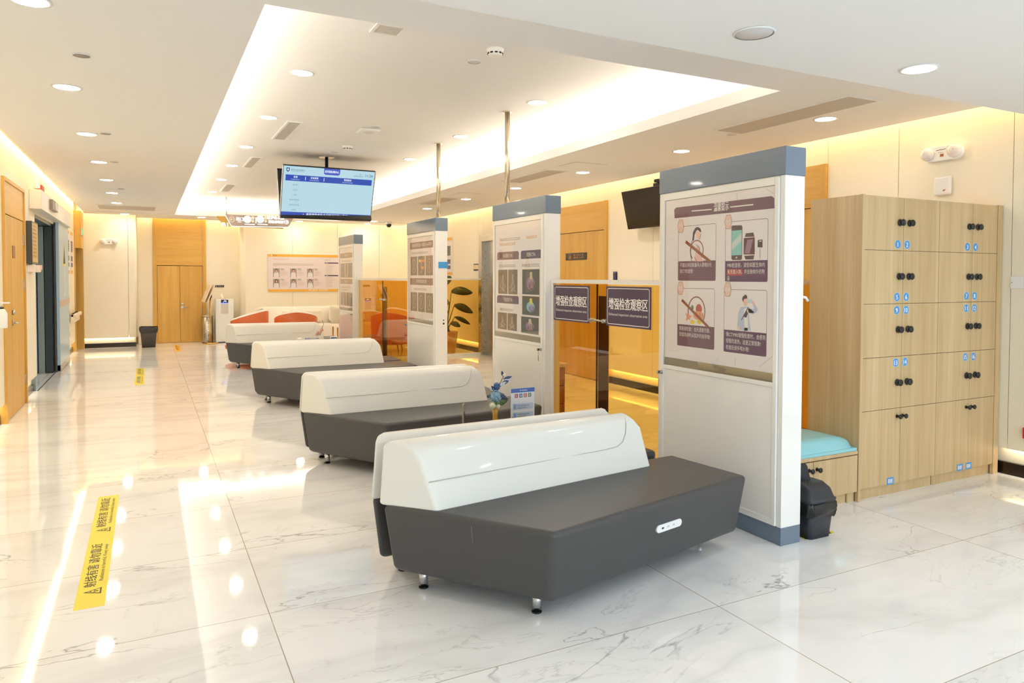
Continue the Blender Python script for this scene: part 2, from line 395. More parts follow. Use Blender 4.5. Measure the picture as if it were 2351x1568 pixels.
# left wall
b = MB(); sk = MB()
panels(b, XL, -1, [-5.2, -2, 1.2, 4.4, 6.5, 7.6, 8.48], ZP, 2.95); panels(b, XL, -1, [9.80, 10.25, 10.76], ZP, 2.95)
panels(b, XL, -1, [8.48, 9.80], 2.40, 2.95); panels(b, XL, -1, [10.76, 12.2, 13.0], 2.24, 2.95)
panels(b, XL, -1, [13.0, 14.0, 14.85], .0, 2.95); panels(b, XL, -1, [14.85, 15.35, 16.1], ZP, 2.95)
for a, c in ((-5.2, 8.48), (9.80, 10.76), (13.0, 16.72)):
    b.box(XL - .06, a, 0, XL - .10, c, 2.95, M_WALL); sk.box(XL - .035, a, 0, XL - .06, c, .09, M_SKIRT)
b.box(XL - .04, 8.48, 0, XL - .10, 9.80, 2.95, M_SEAM)
b.box(XL - .06, 10.76, 2.24, XL - .10, 13.0, 2.95, M_WALL)
struct(b.build('wall_left')); struct(sk.build('baseboard_left'))
# right wall
b = MB(); sk = MB()
segs = [-5.2, -2, .6, 1.9, 3.017, 3.916, 4.62]
panels(b, XR, 1, segs, ZP, 2.95); panels(b, XR, 1, [6.02, 7.19, 8.18], ZP, 2.95); panels(b, XR, 1, [9.75, 10.4, 11.05], ZP, 2.95)
panels(b, XR, 1, [12.28, 12.55, 13.75, 15.2, 16.95], ZP, 2.95)
panels(b, XR, 1, [4.62, 4.99, 6.02], 2.50, 2.95); panels(b, XR, 1, [8.18, 8.26, 9.38, 9.75], 2.50, 2.95); panels(b, XR, 1, [11.05, 12.28], 2.25, 2.95)
for a, c in ((-5.2, 4.62), (6.02, 8.18), (9.75, 11.05), (12.28, 17.0)):
    b.box(XR + .06, a, 0, XR + .10, c, 2.95, M_WALL); sk.box(XR + .03, a, 0, XR + .06, c, .09, M_SKIRT)
b.box(XR + .10, -5.2, 0, XR + .14, 17.0, 2.95, M_SEAM)
struct(b.build('wall_right')); struct(sk.build('baseboard_right'))
# far wall: a boxed-out pier at the left, a recess with the double door, then the flat wall behind the sofas
b = MB(); sk = MB()
panels(b, 16.70, 1, [XL, -.36, -.23], ZP, 2.95, 'y'); b.box(XL - .1, 16.76, 0, -.24, 16.80, 2.95, M_WALL); sk.box(XL, 16.735, 0, -.23, 16.76, .09, M_SKIRT)
b.box(-.23, 16.74, ZP, -.20, 17.36, 2.95, M_WALL).box(-.26, 16.77, 0, -.24, 17.36, 2.95, M_WALL)
q = [(-.23 - .0 + .0, 16.70), ]
b.cyl((-.235, 16.735, ZP), (-.235, 16.735, 2.95), .035, M_WALL, 20)
panels(b, 17.36, 1, [-.2, .10, 1.14, 1.86], .0, 2.95, 'y'); b.box(-.3, 17.39, 0, 1.95, 17.43, 2.95, M_SEAM)
b.cyl((1.94, 17.03, 0), (1.94, 17.03, 2.95), .10, M_WALL, 28).box(1.84, 17.03, 0, 1.90, 17.38, 2.95, M_WALL)
panels(b, 16.95 - .02, 1, [1.94, 2.96, 3.99, 5.0, XR], ZP, 2.95, 'y'); b.box(1.94, 17.0, 0, XR + .1, 17.05, 2.95, M_WALL); sk.box(1.94, 16.975, 0, XR, 17.0, .09, M_SKIRT)
struct(b.build('wall_far')); struct(sk.build('baseboard_far'))
# the window side behind the viewer
b = MB()
b.box(XL - .1, -5.1, 0, XR + .1, -5.0, .3, M_WALL).box(XL - .1, -5.1, 2.45, XR + .1, -5.0, 2.55, M_WALL)
for x in (XL - .1, -.45, 5.6): b.box(x, -5.1, .3, x + .12, -5.0, 2.45, M_WALL)
struct(b.build('wall_back'))
b = MB()
for x in (-.33, 1.15, 2.63, 4.11, 5.55): b.box(x, -5.08, .3, x + .05, -5.02, 2.45, M_WHITE)
b.box(-.33, -5.08, .3, 5.6, -5.02, .35, M_WHITE).box(-.33, -5.08, 2.40, 5.6, -5.02, 2.45, M_WHITE)
struct(b.build('window_1'))

# ---------------------------------------------------------------- doors in the left wall
def handle(parent, p, out, along, rose=.028, L=.12, name='handle'):
    p = Vector(p); o = Vector(out); a = Vector(along)
    b = MB().cyl(p, p + o * .012, rose, M_STEEL, 18); b.tube([p, p + o * .045, p + o * .05 + a * .012, p + o * .05 + a * L], .0085, M_STEEL)
    return b.build(name, parent)
d1 = thing('door_1', 'honey wood door with a narrow side leaf in the left wall nearest the viewer', 'door', (XL, 8.48, 0)); struct(d1); d1.scale = (1, .943, 1)
b = MB(); fw = .012
b.box(-.04, 0, 0, fw + .012, .035, 2.43, M_WOOD).box(-.04, 1.365, 0, fw + .012, 1.40, 2.43, M_WOOD).box(-.04, .035, 2.395, fw + .012, 1.365, 2.43, M_WOODH)
b.box(-.04, .035, 2.075, fw, 1.365, 2.395, M_WOODH); b.build('door_frame', d1)
b = MB().box(-.035, .04, .006, .004, .452, 2.068, M_WOOD); b.build('side_leaf', d1)
b = MB().box(-.035, .458, .006, .004, 1.36, 2.068, M_WOOD); lf = b.build('leaf', d1)
handle(lf, (.004, .525, .965), (1, 0, 0), (0, 1, 0)); MB().cyl((.004, .52, 1.075), (.03, .52, 1.075), .026, M_STEEL, 18).build('deadbolt', lf)
for zz in (.28, 1.36, 1.86): MB().box(.004, 1.345, zz - .055, .014, 1.375, zz + .055, M_STEEL).build('hinge', lf)
MB().box(.004, .58, 1.64, .010, .74, 1.77, C('bronze_plate', (150, 108, 62), rough=.35, metal=.5)).build('name_plate', lf)

# automatic sliding door: opening, inner jambs, blue leaf parked on the wall, header box
d2 = thing('door_2', 'automatic sliding door with a pale blue leaf half open in the left wall', 'door', (XL, 10.76, 0)); struct(d2)
b = MB(); S = C('grey_steel_jamb', (112, 122, 120), rough=.3, metal=.6); S2 = C('dark_steel_jamb', (62, 66, 62), rough=.3, metal=.5)
b.box(-.02, 0, 0, -.34, .05, 2.24, S).box(-.02, 2.19, 0, -.34, 2.24, 2.24, S2).box(-.02, 0, 2.20, -.34, 2.24, 2.24, S); b.build('jamb', d2)
S3 = C('steel_pale', (156, 170, 172), rough=.32, metal=.35); S4 = C('steel_olive', (136, 144, 134), rough=.32, metal=.35)
for x0, x1, m_ in ((-.42, -.215, S3), (-.20, -.12, S4), (-.11, -.02, S2)): MB().box(x0, 1.90, 0, x1, 2.0, 2.19, m_).build('inner_leaf', d2)
MB().box(-.62, .05, 0, -.64, 2.24, 2.24, S2).box(-.62, 2.02, 0, -.02, 2.04, 2.24, M_DARK).build('inner_wall', d2)
b = MB().box(0, 0, -.0, .012, 2.24, .004, C('steel_track', (92, 82, 72), rough=.3, metal=.7)); b.build('floor_track', d2)
lf = MB().box(.025, 2.02, .012, .065, 3.46, 2.27, C('pale_blue_leaf', (168, 192, 206), rough=.3)).build('leaf', d2)
MB().box(.024, 2.03, .98, .067, 3.46, 1.08, C('taupe_band', (190, 172, 156), rough=.4)).build('push_band', lf)
MB().box(.024, 2.02, .006, .067, 3.46, .10, M_STEEL).build('kick_plate', lf)
a = Art((.0652, 2.78, 1.0), (0, -1, 0), (0, 0, 1)); a.X = Vector((0, -1, 0)); a.N = Vector((1, 0, 0))
a.X = Vector((0, 1, 0)); a.N = Vector((1, 0, 0))
a.poly([(-.22, .62), (.22, .62), (0, 1.02)], M_YEL, 2); a.poly([(-.15, .655), (.15, .655), (0, .95)], M_TXT, 3)
a.rect(-.06, .14, .06, .60, M_INK, 2)
for k, ch in enumerate('当心电离辐射'): a.text(ch, 0, .535 - k * .072, .05, M_TXT, 3)
a.mb.build('warning_print', lf)
hd = MB().box(0, -.44, 2.265, .125, 3.3, 2.50, C('header_white', (226, 222, 212), rough=.4)).build('header', d2, bevel=.006)
b = MB().box(.125, .35, 2.33, .165, .92, 2.46, C('sensor_grey', (128, 118, 104), rough=.35)).box(.165, .55, 2.34, .172, .9, 2.45, M_STEEL); b.build('motion_sensor', d2)
# end portal by the pier, wood
d3 = thing('door_3', 'wood portal at the far end of the left wall, exit sign above', 'door', (XL, 16.1, 0)); struct(d3)
b = MB().box(-.10, 0, 2.0, .115, .6, 2.72, M_WOOD).box(-.10, 0, 0, .02, .04, 2.0, M_WOOD).box(-.10, .5, 0, .115, .6, 2.0, M_WOOD).box(-.10, .04, 0, -.06, .6, 2.0, M_WOOD); b.build('portal_frame', d3)
es = thing('exit_sign', 'small green lit exit sign on the wood portal at the far left', 'sign', (XL + .115, 16.3, 2.32))
MB().box(0, -.12, -.07, .02, .12, .07, M_STEEL).build('housing', es); MB().box(.02, -.11, -.06, .023, .11, .06, C('exit_green', (120, 214, 120), emit=.8)).build('face', es)

# ---------------------------------------------------------------- doors in the right wall
def wdoor(name, label, y0, y1, hinge_near=True):
    d = thing(name, label, 'door', (XR, y0, 0)); struct(d); W = y1 - y0
    b = MB().box(-.03, 0, 0, .08, .06, 2.515, M_WOOD).box(-.03, W - .06, 0, .08, W, 2.515, M_WOOD).box(-.018, .06, 2.12, .08, W - .06, 2.515, M_WOODH); b.build('door_frame', d)
    lf = MB().box(-.008, .066, .006, .05, W - .066, 2.112, M_WOOD).build('leaf', d)
    for zz in (1.42, 1.72, 1.96): MB().box(-.02, .05, zz - .09, -.006, .075, zz + .09, M_STEEL).build('hinge', lf)
    MB().box(.07, 0, 0, .10, W, 2.5, M_GAP).build('backing', d)
    return d, lf
d4, lf4 = wdoor('door_4', 'honey wood staff door in the right wall behind the amber gate', 8.18, 9.75)
ds = thing('door_sign', 'black name plate with gold characters on the staff door', 'sign', (XR - .009, 8.98, 1.765))
MB().box(0, -.285, -.052, -.012, .285, .052, M_BLACK).build('plate', ds, bevel=.004)
GOLD = C('gold_print', (196, 140, 66), rough=.4)
a = Art((-.0125, .285, -.052), (0, -1, 0), (0, 0, 1)); a.frame(.085, .016, .165, .088, .005, GOLD, 1, .01); a.circ(.125, .07, .007, GOLD); a.poly([(.108, .026), (.118, .026), (.125, .04), (.134, .026), (.144, .026), (.134, .06), (.115, .06)], GOLD)
a.text('非工作人员', .36, .060, .024, GOLD, 2, .28); a.text('请勿入内', .36, .022, .024, GOLD, 2, .28); a.mb.build('lettering', ds)
d5, lf5 = wdoor('door_5', 'honey wood door in the right wall behind the lockers', 4.62, 6.02)
# lift portal
d6 = thing('door_6', 'steel framed lift door in the right wall beyond the second board', 'door', (XR, 11.05, 0)); struct(d6)
b = MB().box(-.10, 0, 0, .02, .14, 2.26, M_STEEL).box(-.10, 1.09, 0, .02, 1.23, 2.26, M_STEEL).box(-.10, .14, 2.12, .02, 1.09, 2.26, M_STEEL); b.build('door_frame', d6)
b = MB().box(0, .14, 0, .03, .61, 2.12, M_STEEL).box(0, .62, 0, .03, 1.09, 2.12, M_STEEL).box(.03, .1, 0, .05, 1.13, 2.2, M_DARK); b.build('leaf', d6)
# far double door in the recess
d7 = thing('door_7', 'honey wood double door with crosswise panel above at the end of the corridor', 'door', (.10, 17.36, 0)); struct(d7)
b = MB().box(0, -.03, 0, .075, .02, 2.72, M_WOOD).box(.985, -.03, 0, 1.06, .02, 2.72, M_WOOD).box(.075, -.016, 1.70, .985, .02, 2.72, M_WOODH); b.build('door_frame', d7)
for x0, x1 in ((.08, .523), (.529, .98)):
    lf = MB().box(x0, -.012, .004, x1, .02, 1.688, M_WOOD).build('leaf', d7)
    if x0 > .3: handle(lf, (.575, -.012, .78), (0, -1, 0), (1, 0, 0)); MB().cyl((.57, -.012, .86), (.57, -.03, .86), .02, M_STEEL).build('lock', lf)
MB().box(0, .0, 0, 1.06, .03, 2.6, M_GAP).build('backing', d7)

# ================================================================ display boards
BX0, BX1, BW, BH = 3.036, 3.184, 1.05, 2.158
def art_board(x):   # art frame on a face that looks towards -X; u grows to the reader's right = towards the viewer
    a = Art((x, 0, 0), (0, -1, 0), (0, 0, 1)); return a
def board_shell(label, y0, tape=False, lock='far'):
    """local frame: x across the thickness, y from the near end (0) to the far end"""
    t = thing('display_board', label, 'display board', (BX0, y0, 0), 0, 'white display boards in a row')
    T = BX1 - BX0
    b = MB().box(.004, .004, .097, T - .004, BW - .004, 2.004, M_BOARD); b.build('body', t)
    MB().box(0, 0, 0, T, BW, .097, M_CAP).build('plinth', t, bevel=.003)
    MB().box(-.004, -.004, 2.004, T + .004, BW + .004, BH, M_CAP).build('cap', t, bevel=.006, seg=3)
    # corner posts and the hinged front frame, left open where the poster shows
    for y in (0, BW - .032): MB().box(-.0, y, .097, T, y + .032, 2.003, M_BOARD).build('corner_post', t, bevel=.003)
    b = MB(); f = -.012
    b.box(f, .034, .10, .02, .062, 1.998, M_BOARD).box(f, BW - .062, .10, .02, BW - .036, 1.998, M_BOARD)
    b.box(f, .062, 1.955, .02, BW - .062, 1.998, M_BOARD).box(f, .062, .10, .02, BW - .062, .135, M_BOARD).box(f, .062, .856, .02, BW - .062, .882, M_BOARD)
    fr = b.build('front_frame', t, bevel=.003)
    MB().box(-.004, .062, .135, .01, BW - .062, .856, M_BOARD).build('lower_panel', t)
    MB().box(-.0005, .062, .882, .008, BW - .062, .93, C('foil_strip', (146, 138, 116), rough=.3, metal=.6)).build('foil_strip', t)
    # lock with a key on its ring
    ly = BW - .049 if lock == 'far' else .049
    lk = MB().cyl((f, ly, .83), (f - .012, ly, .83), .012, M_STEEL, 14).build('lock', t)
    b = MB().box(f - .012, ly - .002, .822, f - .03, ly + .002, .838, M_STEEL).cyl((f - .03, ly - .002, .83), (f - .03, ly + .002, .83), .012, M_STEEL, 14)
    b.tube([(f - .026, ly, .82), (f - .024, ly + .006, .80), (f - .026, ly, .78)], .0018, M_STEEL, 6).box(f - .029, ly - .001, .73, f - .023, ly + .001, .782, M_STEEL); b.build('key', lk)
    if tape:
        MB().box(.035, -.006, 1.56, T + .004, -.0005, 1.635, M_BLUE).build('blue_tape', t)
        b = MB(); a = Art((.10, -.0005, .90), (1, 0, 0), (0, 0, 1), b); a.circ(0, .04, .008, M_BLACK); a.circ(0, 0, .012, M_BLACK); b.build('keyhole', t)
    return t
PX = .0045   # local depth of the poster sheet behind the frame
def poster(t, draw):
    a = Art((-.001, BW, 0), (0, -1, 0), (0, 0, 1))       # local: x from the far edge towards the viewer
    ph = MB(); a.mb = ph
    a.rect(.064, .932, BW - .064, 1.953, M_PAPER, 0)
    draw(a)
    po = ph.build('poster', t)
    MB().box(-.0062, .063, .884, -.0050, BW - .063, 1.954, M_FILM).build('window', t)
    return po
PINKN = C('number_pink', (240, 206, 192), rough=.5); BROWN = C('ban_brown', (146, 84, 60), rough=.5); SKIN = C('skin_print', (246, 206, 184), rough=.5)
def draw1(a):
    y0 = 2.754; X = lambda u, v: (lambda p: (y0 + BW - p[1], p[2]))(at(u, v, 0, BX0))
    def z(img, ox, oy, sx, sy): return lambda x, y: X(ox + x / sx, oy + y / sy)
    c = z(1, 1480, 380, 3.135, 3.135)           # coordinates read from one enlarged view
    L = lambda *p: [c(p[i], p[i + 1]) for i in range(0, len(p), 2)]
    a.poly(L(217, 380, 214, 318, 228, 303, 915, 220, 935, 235, 936, 308), M_PURP2, 1)
    a.line(L(340, 328, 484, 316), .007, M_INK, 2); a.line(L(617, 299, 784, 281), .007, M_INK, 2)
    p, q = c(500, 325), c(606, 318); a.text('温馨提示', (p[0] + q[0]) / 2, (p[1] + q[1]) / 2, .042, M_INK, 2, q[0] - p[0], bold=.001)
    cards = [((245, 430, 515, 835), 690, (262, 437), '01'), ((585, 395, 890, 842), 688, (604, 406), '02'), ((240, 885, 505, 1300), 1140, (260, 883), '03'), ((575, 895, 882, 1345), 1180, (600, 892), '04')]
    for (x0, yy0, x1, yy1), yb, hx, num in cards:
        (ax, az), (bx, bz) = c(x0, yy0), c(x1, yy0); _, zb = c(x0, yb); _, ze = c(x0, yy1 - 8)
        zt = (az + bz) / 2
        a.frame(ax, ze, bx, zt, .0025, M_PURP2, 1, .012); a.rect(ax, ze, bx, zb, M_PURP if num in ('02', '04') else M_PURP2, 2)
        h = c(*hx); hexp = [(h[0] - .03, h[1]), (h[0] - .016, h[1] - .04), (h[0] + .016, h[1] - .04), (h[0] + .03, h[1]), (h[0] + .016, h[1] + .04), (h[0] - .016, h[1] + .04)]
        a.poly(hexp, PINKN, 3); a.line(hexp + [hexp[0]], .002, BROWN, 4); a.text(num, h[0], h[1] - .016, .030, M_INK, 5)
        w_ = bx - ax
        rows = {'01': ['不建议孕妇和备孕人群做X光', '和CT检查哦!'], '02': ['MRI检查前，请告知医生体内', '有无植入物，并去除体外的物', '品'], '03': ['胃肠道检查：当天清晨空腹，', '到现场请听从医护的指导哦!'], '04': ['做CT/MRI增强检查时，会感到', '短暂的发热，这是正常现象!', '检查后请多喝水哦!']}[num]
        wide = {'01': [.84, .36], '02': [.88, .88, .055], '03': [.84, .84], '04': [.92, .82, .55]}[num]
        if num == '02': a.rect(ax + w_ * .05, zb - .085, ax + w_ * .43, zb - .048, C('highlight_red', (178, 52, 54), rough=.5), 3)
        for i, (s_, k) in enumerate(zip(rows, wide)): a.text(s_, ax + w_ * .06, zb - .036 - .038 * i, .021, M_INK, 4, w_ * k, 'l')
    # 01: mother to be behind a ban sign
    f = C('line_plum', (62, 40, 62), rough=.5); pk = C('dress_pink', (238, 190, 190), rough=.5)
    o = c(375, 640); o = (o[0], o[1])
    a.ring(*c(376, 612), .062, .066, .007, BROWN, 2, 28, -.42 * PI * 1.2, 1.28 * PI)
    a.poly(L(380, 575, 400, 600, 398, 640, 425, 690, 362, 690, 370, 620), pk, 3)
    a.poly(L(345, 540, 350, 480, 368, 448, 385, 442, 404, 455, 410, 478, 400, 478, 386, 462, 372, 470, 360, 500, 356, 540), f, 3)
    a.poly(L(372, 470, 396, 478, 406, 500, 392, 530, 376, 520), SKIN, 3); a.line(L(392, 530, 400, 522, 408, 490), .0025, f, 4)
    a.line(L(348, 535, 338, 560, 332, 640, 340, 690), .004, f, 4); a.line(L(375, 570, 396, 590, 398, 620), .003, f, 4); a.line(L(360, 660, 378, 692), .003, f, 4)
    a.line(L(298, 548, 476, 694), .019, BROWN, 5)
    # 02: phone, watch, car key
    ph = C('device_dark', (78, 58, 66), rough=.4); sc = C('screen_teal', (138, 206, 206), rough=.4); lt = C('glint', (206, 226, 222), rough=.4)
    a.poly(L(626, 670, 627, 440, 634, 432, 698, 430, 705, 440, 702, 672, 694, 680, 634, 680), ph, 2); a.poly(L(628, 648, 630, 470, 702, 464, 700, 644), sc, 3); a.poly(L(630, 560, 701, 484, 700, 540, 630, 612), lt, 4)
    a.circ(*c(663, 663), .006, lt, 4)
    a.poly(L(722, 515, 730, 488, 784, 482, 792, 512), ph, 2); a.poly(L(714, 640, 716, 522, 794, 516, 794, 640), C('watch_wine', (92, 36, 52), rough=.4), 3); a.poly(L(722, 632, 742, 534, 784, 530, 758, 632), C('watch_glint', (156, 122, 146), rough=.4), 4); a.poly(L(718, 650, 792, 646, 784, 676, 728, 676), ph, 2)
    a.poly(L(814, 588, 816, 536, 850, 532, 850, 590), ph, 2); a.line(L(826, 545, 844, 543), .006, lt, 3); a.line(L(832, 592, 832, 672), .004, C('key_grey', (150, 140, 146), rough=.4), 2)
    # 03: a fish dish behind a ban sign
    a.ring(*c(374, 1050), .080, .094, .008, BROWN, 2, 32, -.20 * PI, 1.2 * PI)
    a.circ(*c(392, 1032), .028, C('meat_red', (188, 88, 78), rough=.5), 2, .030); a.circ(*c(345, 1022), .012, C('herb_green', (96, 150, 98), rough=.5), 2, .016)
    fo = C('fish_orange', (234, 160, 122), rough=.5); a.circ(*c(388, 1080), .046, fo, 3, .028); a.poly(L(345, 1085, 297, 1062, 305, 1090, 298, 1120), fo, 3)
    for k in range(3): a.ring(*c(372 + k * 22, 1075), .010, .016, .002, BROWN, 4, 8, -.4 * PI, .4 * PI)
    for x in (345, 395): a.circ(*c(x, 1126), .020, C('lemon_yellow', (230, 204, 62), rough=.5), 2, .014)
    a.line(L(270, 968, 462, 1165), .017, BROWN, 5)
    # 04: a man drinking water
    coat = C('coat_blue', (196, 206, 230), rough=.5); hair = C('hair_plum', (84, 46, 62), rough=.5)
    a.poly(L(668, 1175, 675, 1060, 694, 1020, 745, 1016, 790, 1055, 788, 1070, 750, 1062, 766, 1190, 672, 1182), coat, 2); a.poly(L(752, 1062, 800, 1060, 818, 1040, 790, 985, 776, 992, 792, 1032, 745, 1030), coat, 2)
    a.poly(L(716, 1030, 742, 1024, 748, 1184, 722, 1184), M_INK, 3); a.poly(L(718, 1190, 718, 1168, 744, 1168, 744, 1190), C('trouser_navy', (92, 106, 146), rough=.5), 3)
    a.poly(L(712, 960, 738, 952, 744, 985, 736, 1010, 722, 1012, 712, 990), SKIN, 3); a.poly(L(704, 965, 708, 945, 728, 928, 738, 936, 740, 955, 716, 962, 712, 985), hair, 4)
    a.poly(L(744, 968, 776, 960, 778, 985, 748, 990), C('glass_blue', (204, 226, 236), rough=.4), 4); a.circ(*c(782, 988), .010, SKIN, 5)
    a.line(L(748, 1020, 698, 1112), .005, hair, 4); a.poly(L(735, 1040, 745, 1065, 735, 1095, 715, 1090), hair, 4); a.poly(L(670, 1160, 688, 1160, 686, 1180, 672, 1180), SKIN, 3)
    # fold lines of the marbled paper
    for l_ in (((662, 195, 670, 250),), ((880, 170, 968, 225),), ((650, 1440, 655, 1385),), ((830, 1445, 940, 1360),)): a.line(L(*l_[0]), .003, C('paper_vein', (206, 196, 198), rough=.5), 1)
SCAN = [C('scan_taupe', (122, 104, 88), rough=.5), C('scan_bone', (206, 196, 182), rough=.5), C('scan_olive', (78, 76, 68), rough=.5)]
def scan(a, x0, y0, x1, y1, kind, seed=0):
    rnd = random.Random(seed); w_, h_ = x1 - x0, y1 - y0; cx, cy = (x0 + x1) / 2, (y0 + y1) / 2
    a.rect(x0, y0, x1, y1, SCAN[2] if kind == 'heart' else SCAN[0], 2)
    if kind == 'heart':
        c1, c2, c3 = [C('heart_%d' % i, q, rough=.5) for i, q in enumerate(((150, 116, 156), (214, 200, 160), (112, 60, 84)))] if seed != 1 else [C('heart_b%d' % i, q, rough=.5) for i, q in enumerate(((140, 196, 206), (222, 210, 90), (112, 100, 180)))]
        a.circ(cx, cy - h_ * .06, w_ * .24, c1, 3, h_ * .27); a.circ(cx + w_ * .06, cy - h_ * .14, w_ * .16, c3, 4, h_ * .17); a.poly([(cx - w_ * .06, cy + .1 * h_), (cx + w_ * .12, cy + .1 * h_), (cx + w_ * .08, cy + .40 * h_), (cx - w_ * .05, cy + .38 * h_)], c2, 4)
        for k in range(4): a.line([(cx - w_ * .1 + k * w_ * .07, cy + h_ * .1), (cx - w_ * .02 + k * w_ * .05, cy - h_ * .05), (cx + w_ * .0 + k * w_ * .05, cy - h_ * .25)], w_ * .018, SCAN[1], 5)
    elif kind == 'head':
        a.ring(cx, cy, w_ * .34, h_ * .36, w_ * .03, SCAN[1], 3)
        for k in range(4): a.line([(cx - w_ * .15 + k * w_ * .1, cy - h_ * .2), (cx + rnd.uniform(-.1, .1) * w_, cy), (cx - w_ * .1 + k * w_ * .08, cy + h_ * .2)], w_ * .02, SCAN[1], 3)
    elif kind == 'legs':
        for sgn in (-1, 1): a.line([(cx + sgn * w_ * .10, y1 - h_ * .02), (cx + sgn * w_ * .12, cy), (cx + sgn * w_ * .06, y0 + h_ * .02)], w_ * .07, SCAN[1], 3)
    else:
        for k in range(5): a.line([(cx + rnd.uniform(-.05, .05) * w_, cy + h_ * .3), (cx + rnd.uniform(-.12, .12) * w_, cy), (cx + rnd.uniform(-.3, .3) * w_, cy - h_ * .2), (cx + rnd.uniform(-.32, .32) * w_, cy - h_ * .4)], w_ * .022, SCAN[1], 3)
HEAD = [C('band_mauve', (132, 98, 102), rough=.5), C('band_plum', (92, 74, 96), rough=.5), C('band_tan', (158, 112, 76), rough=.5)]
SMALL = C('small_print', (176, 160, 150), rough=.5); SMALLO = C('small_print_orange', (222, 178, 148), rough=.5)
def draw2(a):
    W0, W1 = .10, .94
    a.marks(.16, 1.80, .022, 17, SMALL, 1, .15, 2); a.marks(.70, 1.80, .022, 8, SMALLO, 1, .15, 3); a.marks(.16, 1.755, .022, 13, SMALLO, 1, .15, 4)
    for x0, x1, yy, m_, s_, k in ((.105, .56, 1.62, HEAD[0], '头颈部CTA', .26), (.60, .985, 1.62, HEAD[1], '冠脉CTA', .2), (.105, .56, 1.205, HEAD[1], '下肢血管CTA', .3)):
        a.poly([(x0, yy), (x1, yy), (x1, yy + .06), (x1 - .015, yy + .075), (x0 + .015, yy + .075), (x0, yy + .06)], m_, 1); a.text(s_, (x0 + x1) / 2, yy + .022, .030, M_INK, 2, (x1 - x0) * .42)
    a.marks(.14, 1.55, .022, 14, SMALL, 1, .15, 5); a.marks(.62, 1.55, .022, 13, SMALL, 1, .15, 6); a.marks(.17, 1.135, .020, 12, SMALL, 1, .15, 7)
    scan(a, .13, 1.295, .33, 1.525, 'v', 3); scan(a, .345, 1.295, .535, 1.525, 'v', 5); scan(a, .12, .985 - .03, .32, 1.115, 'v', 8); scan(a, .335, .955, .525, 1.115, 'v', 9)
    scan(a, .63, 1.30, .95, 1.525, 'heart', 0); scan(a, .63, 1.115, .95, 1.285, 'heart', 1); scan(a, .61, .95, .94, 1.098, 'heart', 2)
def draw3(a):
    for yy, s_, k in ((1.81, '多模态影像检查—核磁Chorea精查', .86), (1.355, '前列腺核磁共振', .45)):
        a.rect(.13, yy, .97, yy + .085, HEAD[0], 1); a.text(s_, .55, yy + .028, .036, M_INK, 2, .84 * k)
    a.marks(.19, 1.745, .024, 21, SMALL, 1, .2, 2); a.marks(.26, 1.29, .024, 17, SMALL, 1, .2, 4)
    for r, (za, zb) in enumerate(((1.475, 1.715), (1.02, 1.26))):
        for k in range(3): scan(a, .15 + k * .28, za, .40 + k * .28, zb, 'head' if (r or k != 1) else 'v', r * 3 + k)
    hot = [C('hot_%d' % i, q, rough=.5) for i, q in enumerate(((236, 206, 92), (240, 162, 84), (226, 112, 92)))]
    for k in range(3): a.rect(.46 + k * .07, 1.64, .53 + k * .07, 1.672, hot[k], 5); a.rect(.56 + k * .035, 1.555, .595 + k * .035, 1.585, hot[k], 5)
def draw4(a):
    for yy, s_ in ((1.78, '下肢动脉CTA'), (1.335, '下肢静脉CTV')):
        a.rect(.11, yy, .97, yy + .085, HEAD[2], 1); a.text(s_, .55, yy + .026, .038, M_INK, 2, .36)
    a.marks(.20, 1.715, .026, 20, SMALL, 1, .2, 12); a.marks(.14, 1.265, .026, 23, SMALL, 1, .2, 14); a.marks(.14, 1.22, .026, 16, SMALL, 1, .2, 15)
    scan(a, .13, 1.445, .97, 1.69, 'legs', 1); scan(a, .14, .965, .53, 1.19, 'legs', 2); scan(a, .56, .965, .96, 1.19, 'legs', 3)
YBD = (2.754, 5.338, 7.959, 11.727)
bd1 = board_shell('nearest white display board with the purple four-panel tips poster', YBD[0]); poster(bd1, draw1)
bd2 = board_shell('second white display board, poster with three coloured heart scans, right of the amber gate', YBD[1], lock='near'); poster(bd2, draw2)
bd3 = board_shell('third white display board with blue tape across its end and brain scan poster', YBD[2], tape=True); poster(bd3, draw3)
bd4 = board_shell('farthest white display board with brown leg scan poster near the sofas', YBD[3], lock='near'); poster(bd4, draw4)
for y, w_ in ((6.22, 'second'), (8.06, 'third')):
    p = thing('ceiling_pole', 'polished steel pole from the top of the %s display board to the ceiling' % w_, 'pole', (3.11, y, BH), 0, 'steel poles on the boards')
    MB().cyl((0, 0, 0), (0, 0, ZU - BH), .025, M_POLE, 20).build('tube', p); MB().cyl((0, 0, 0), (0, 0, .008), .05, M_POLE, 20).build('foot_flange', p); MB().cyl((0, 0, ZU - BH - .008), (0, 0, ZU - BH), .045, M_POLE, 20).build('top_flange', p)

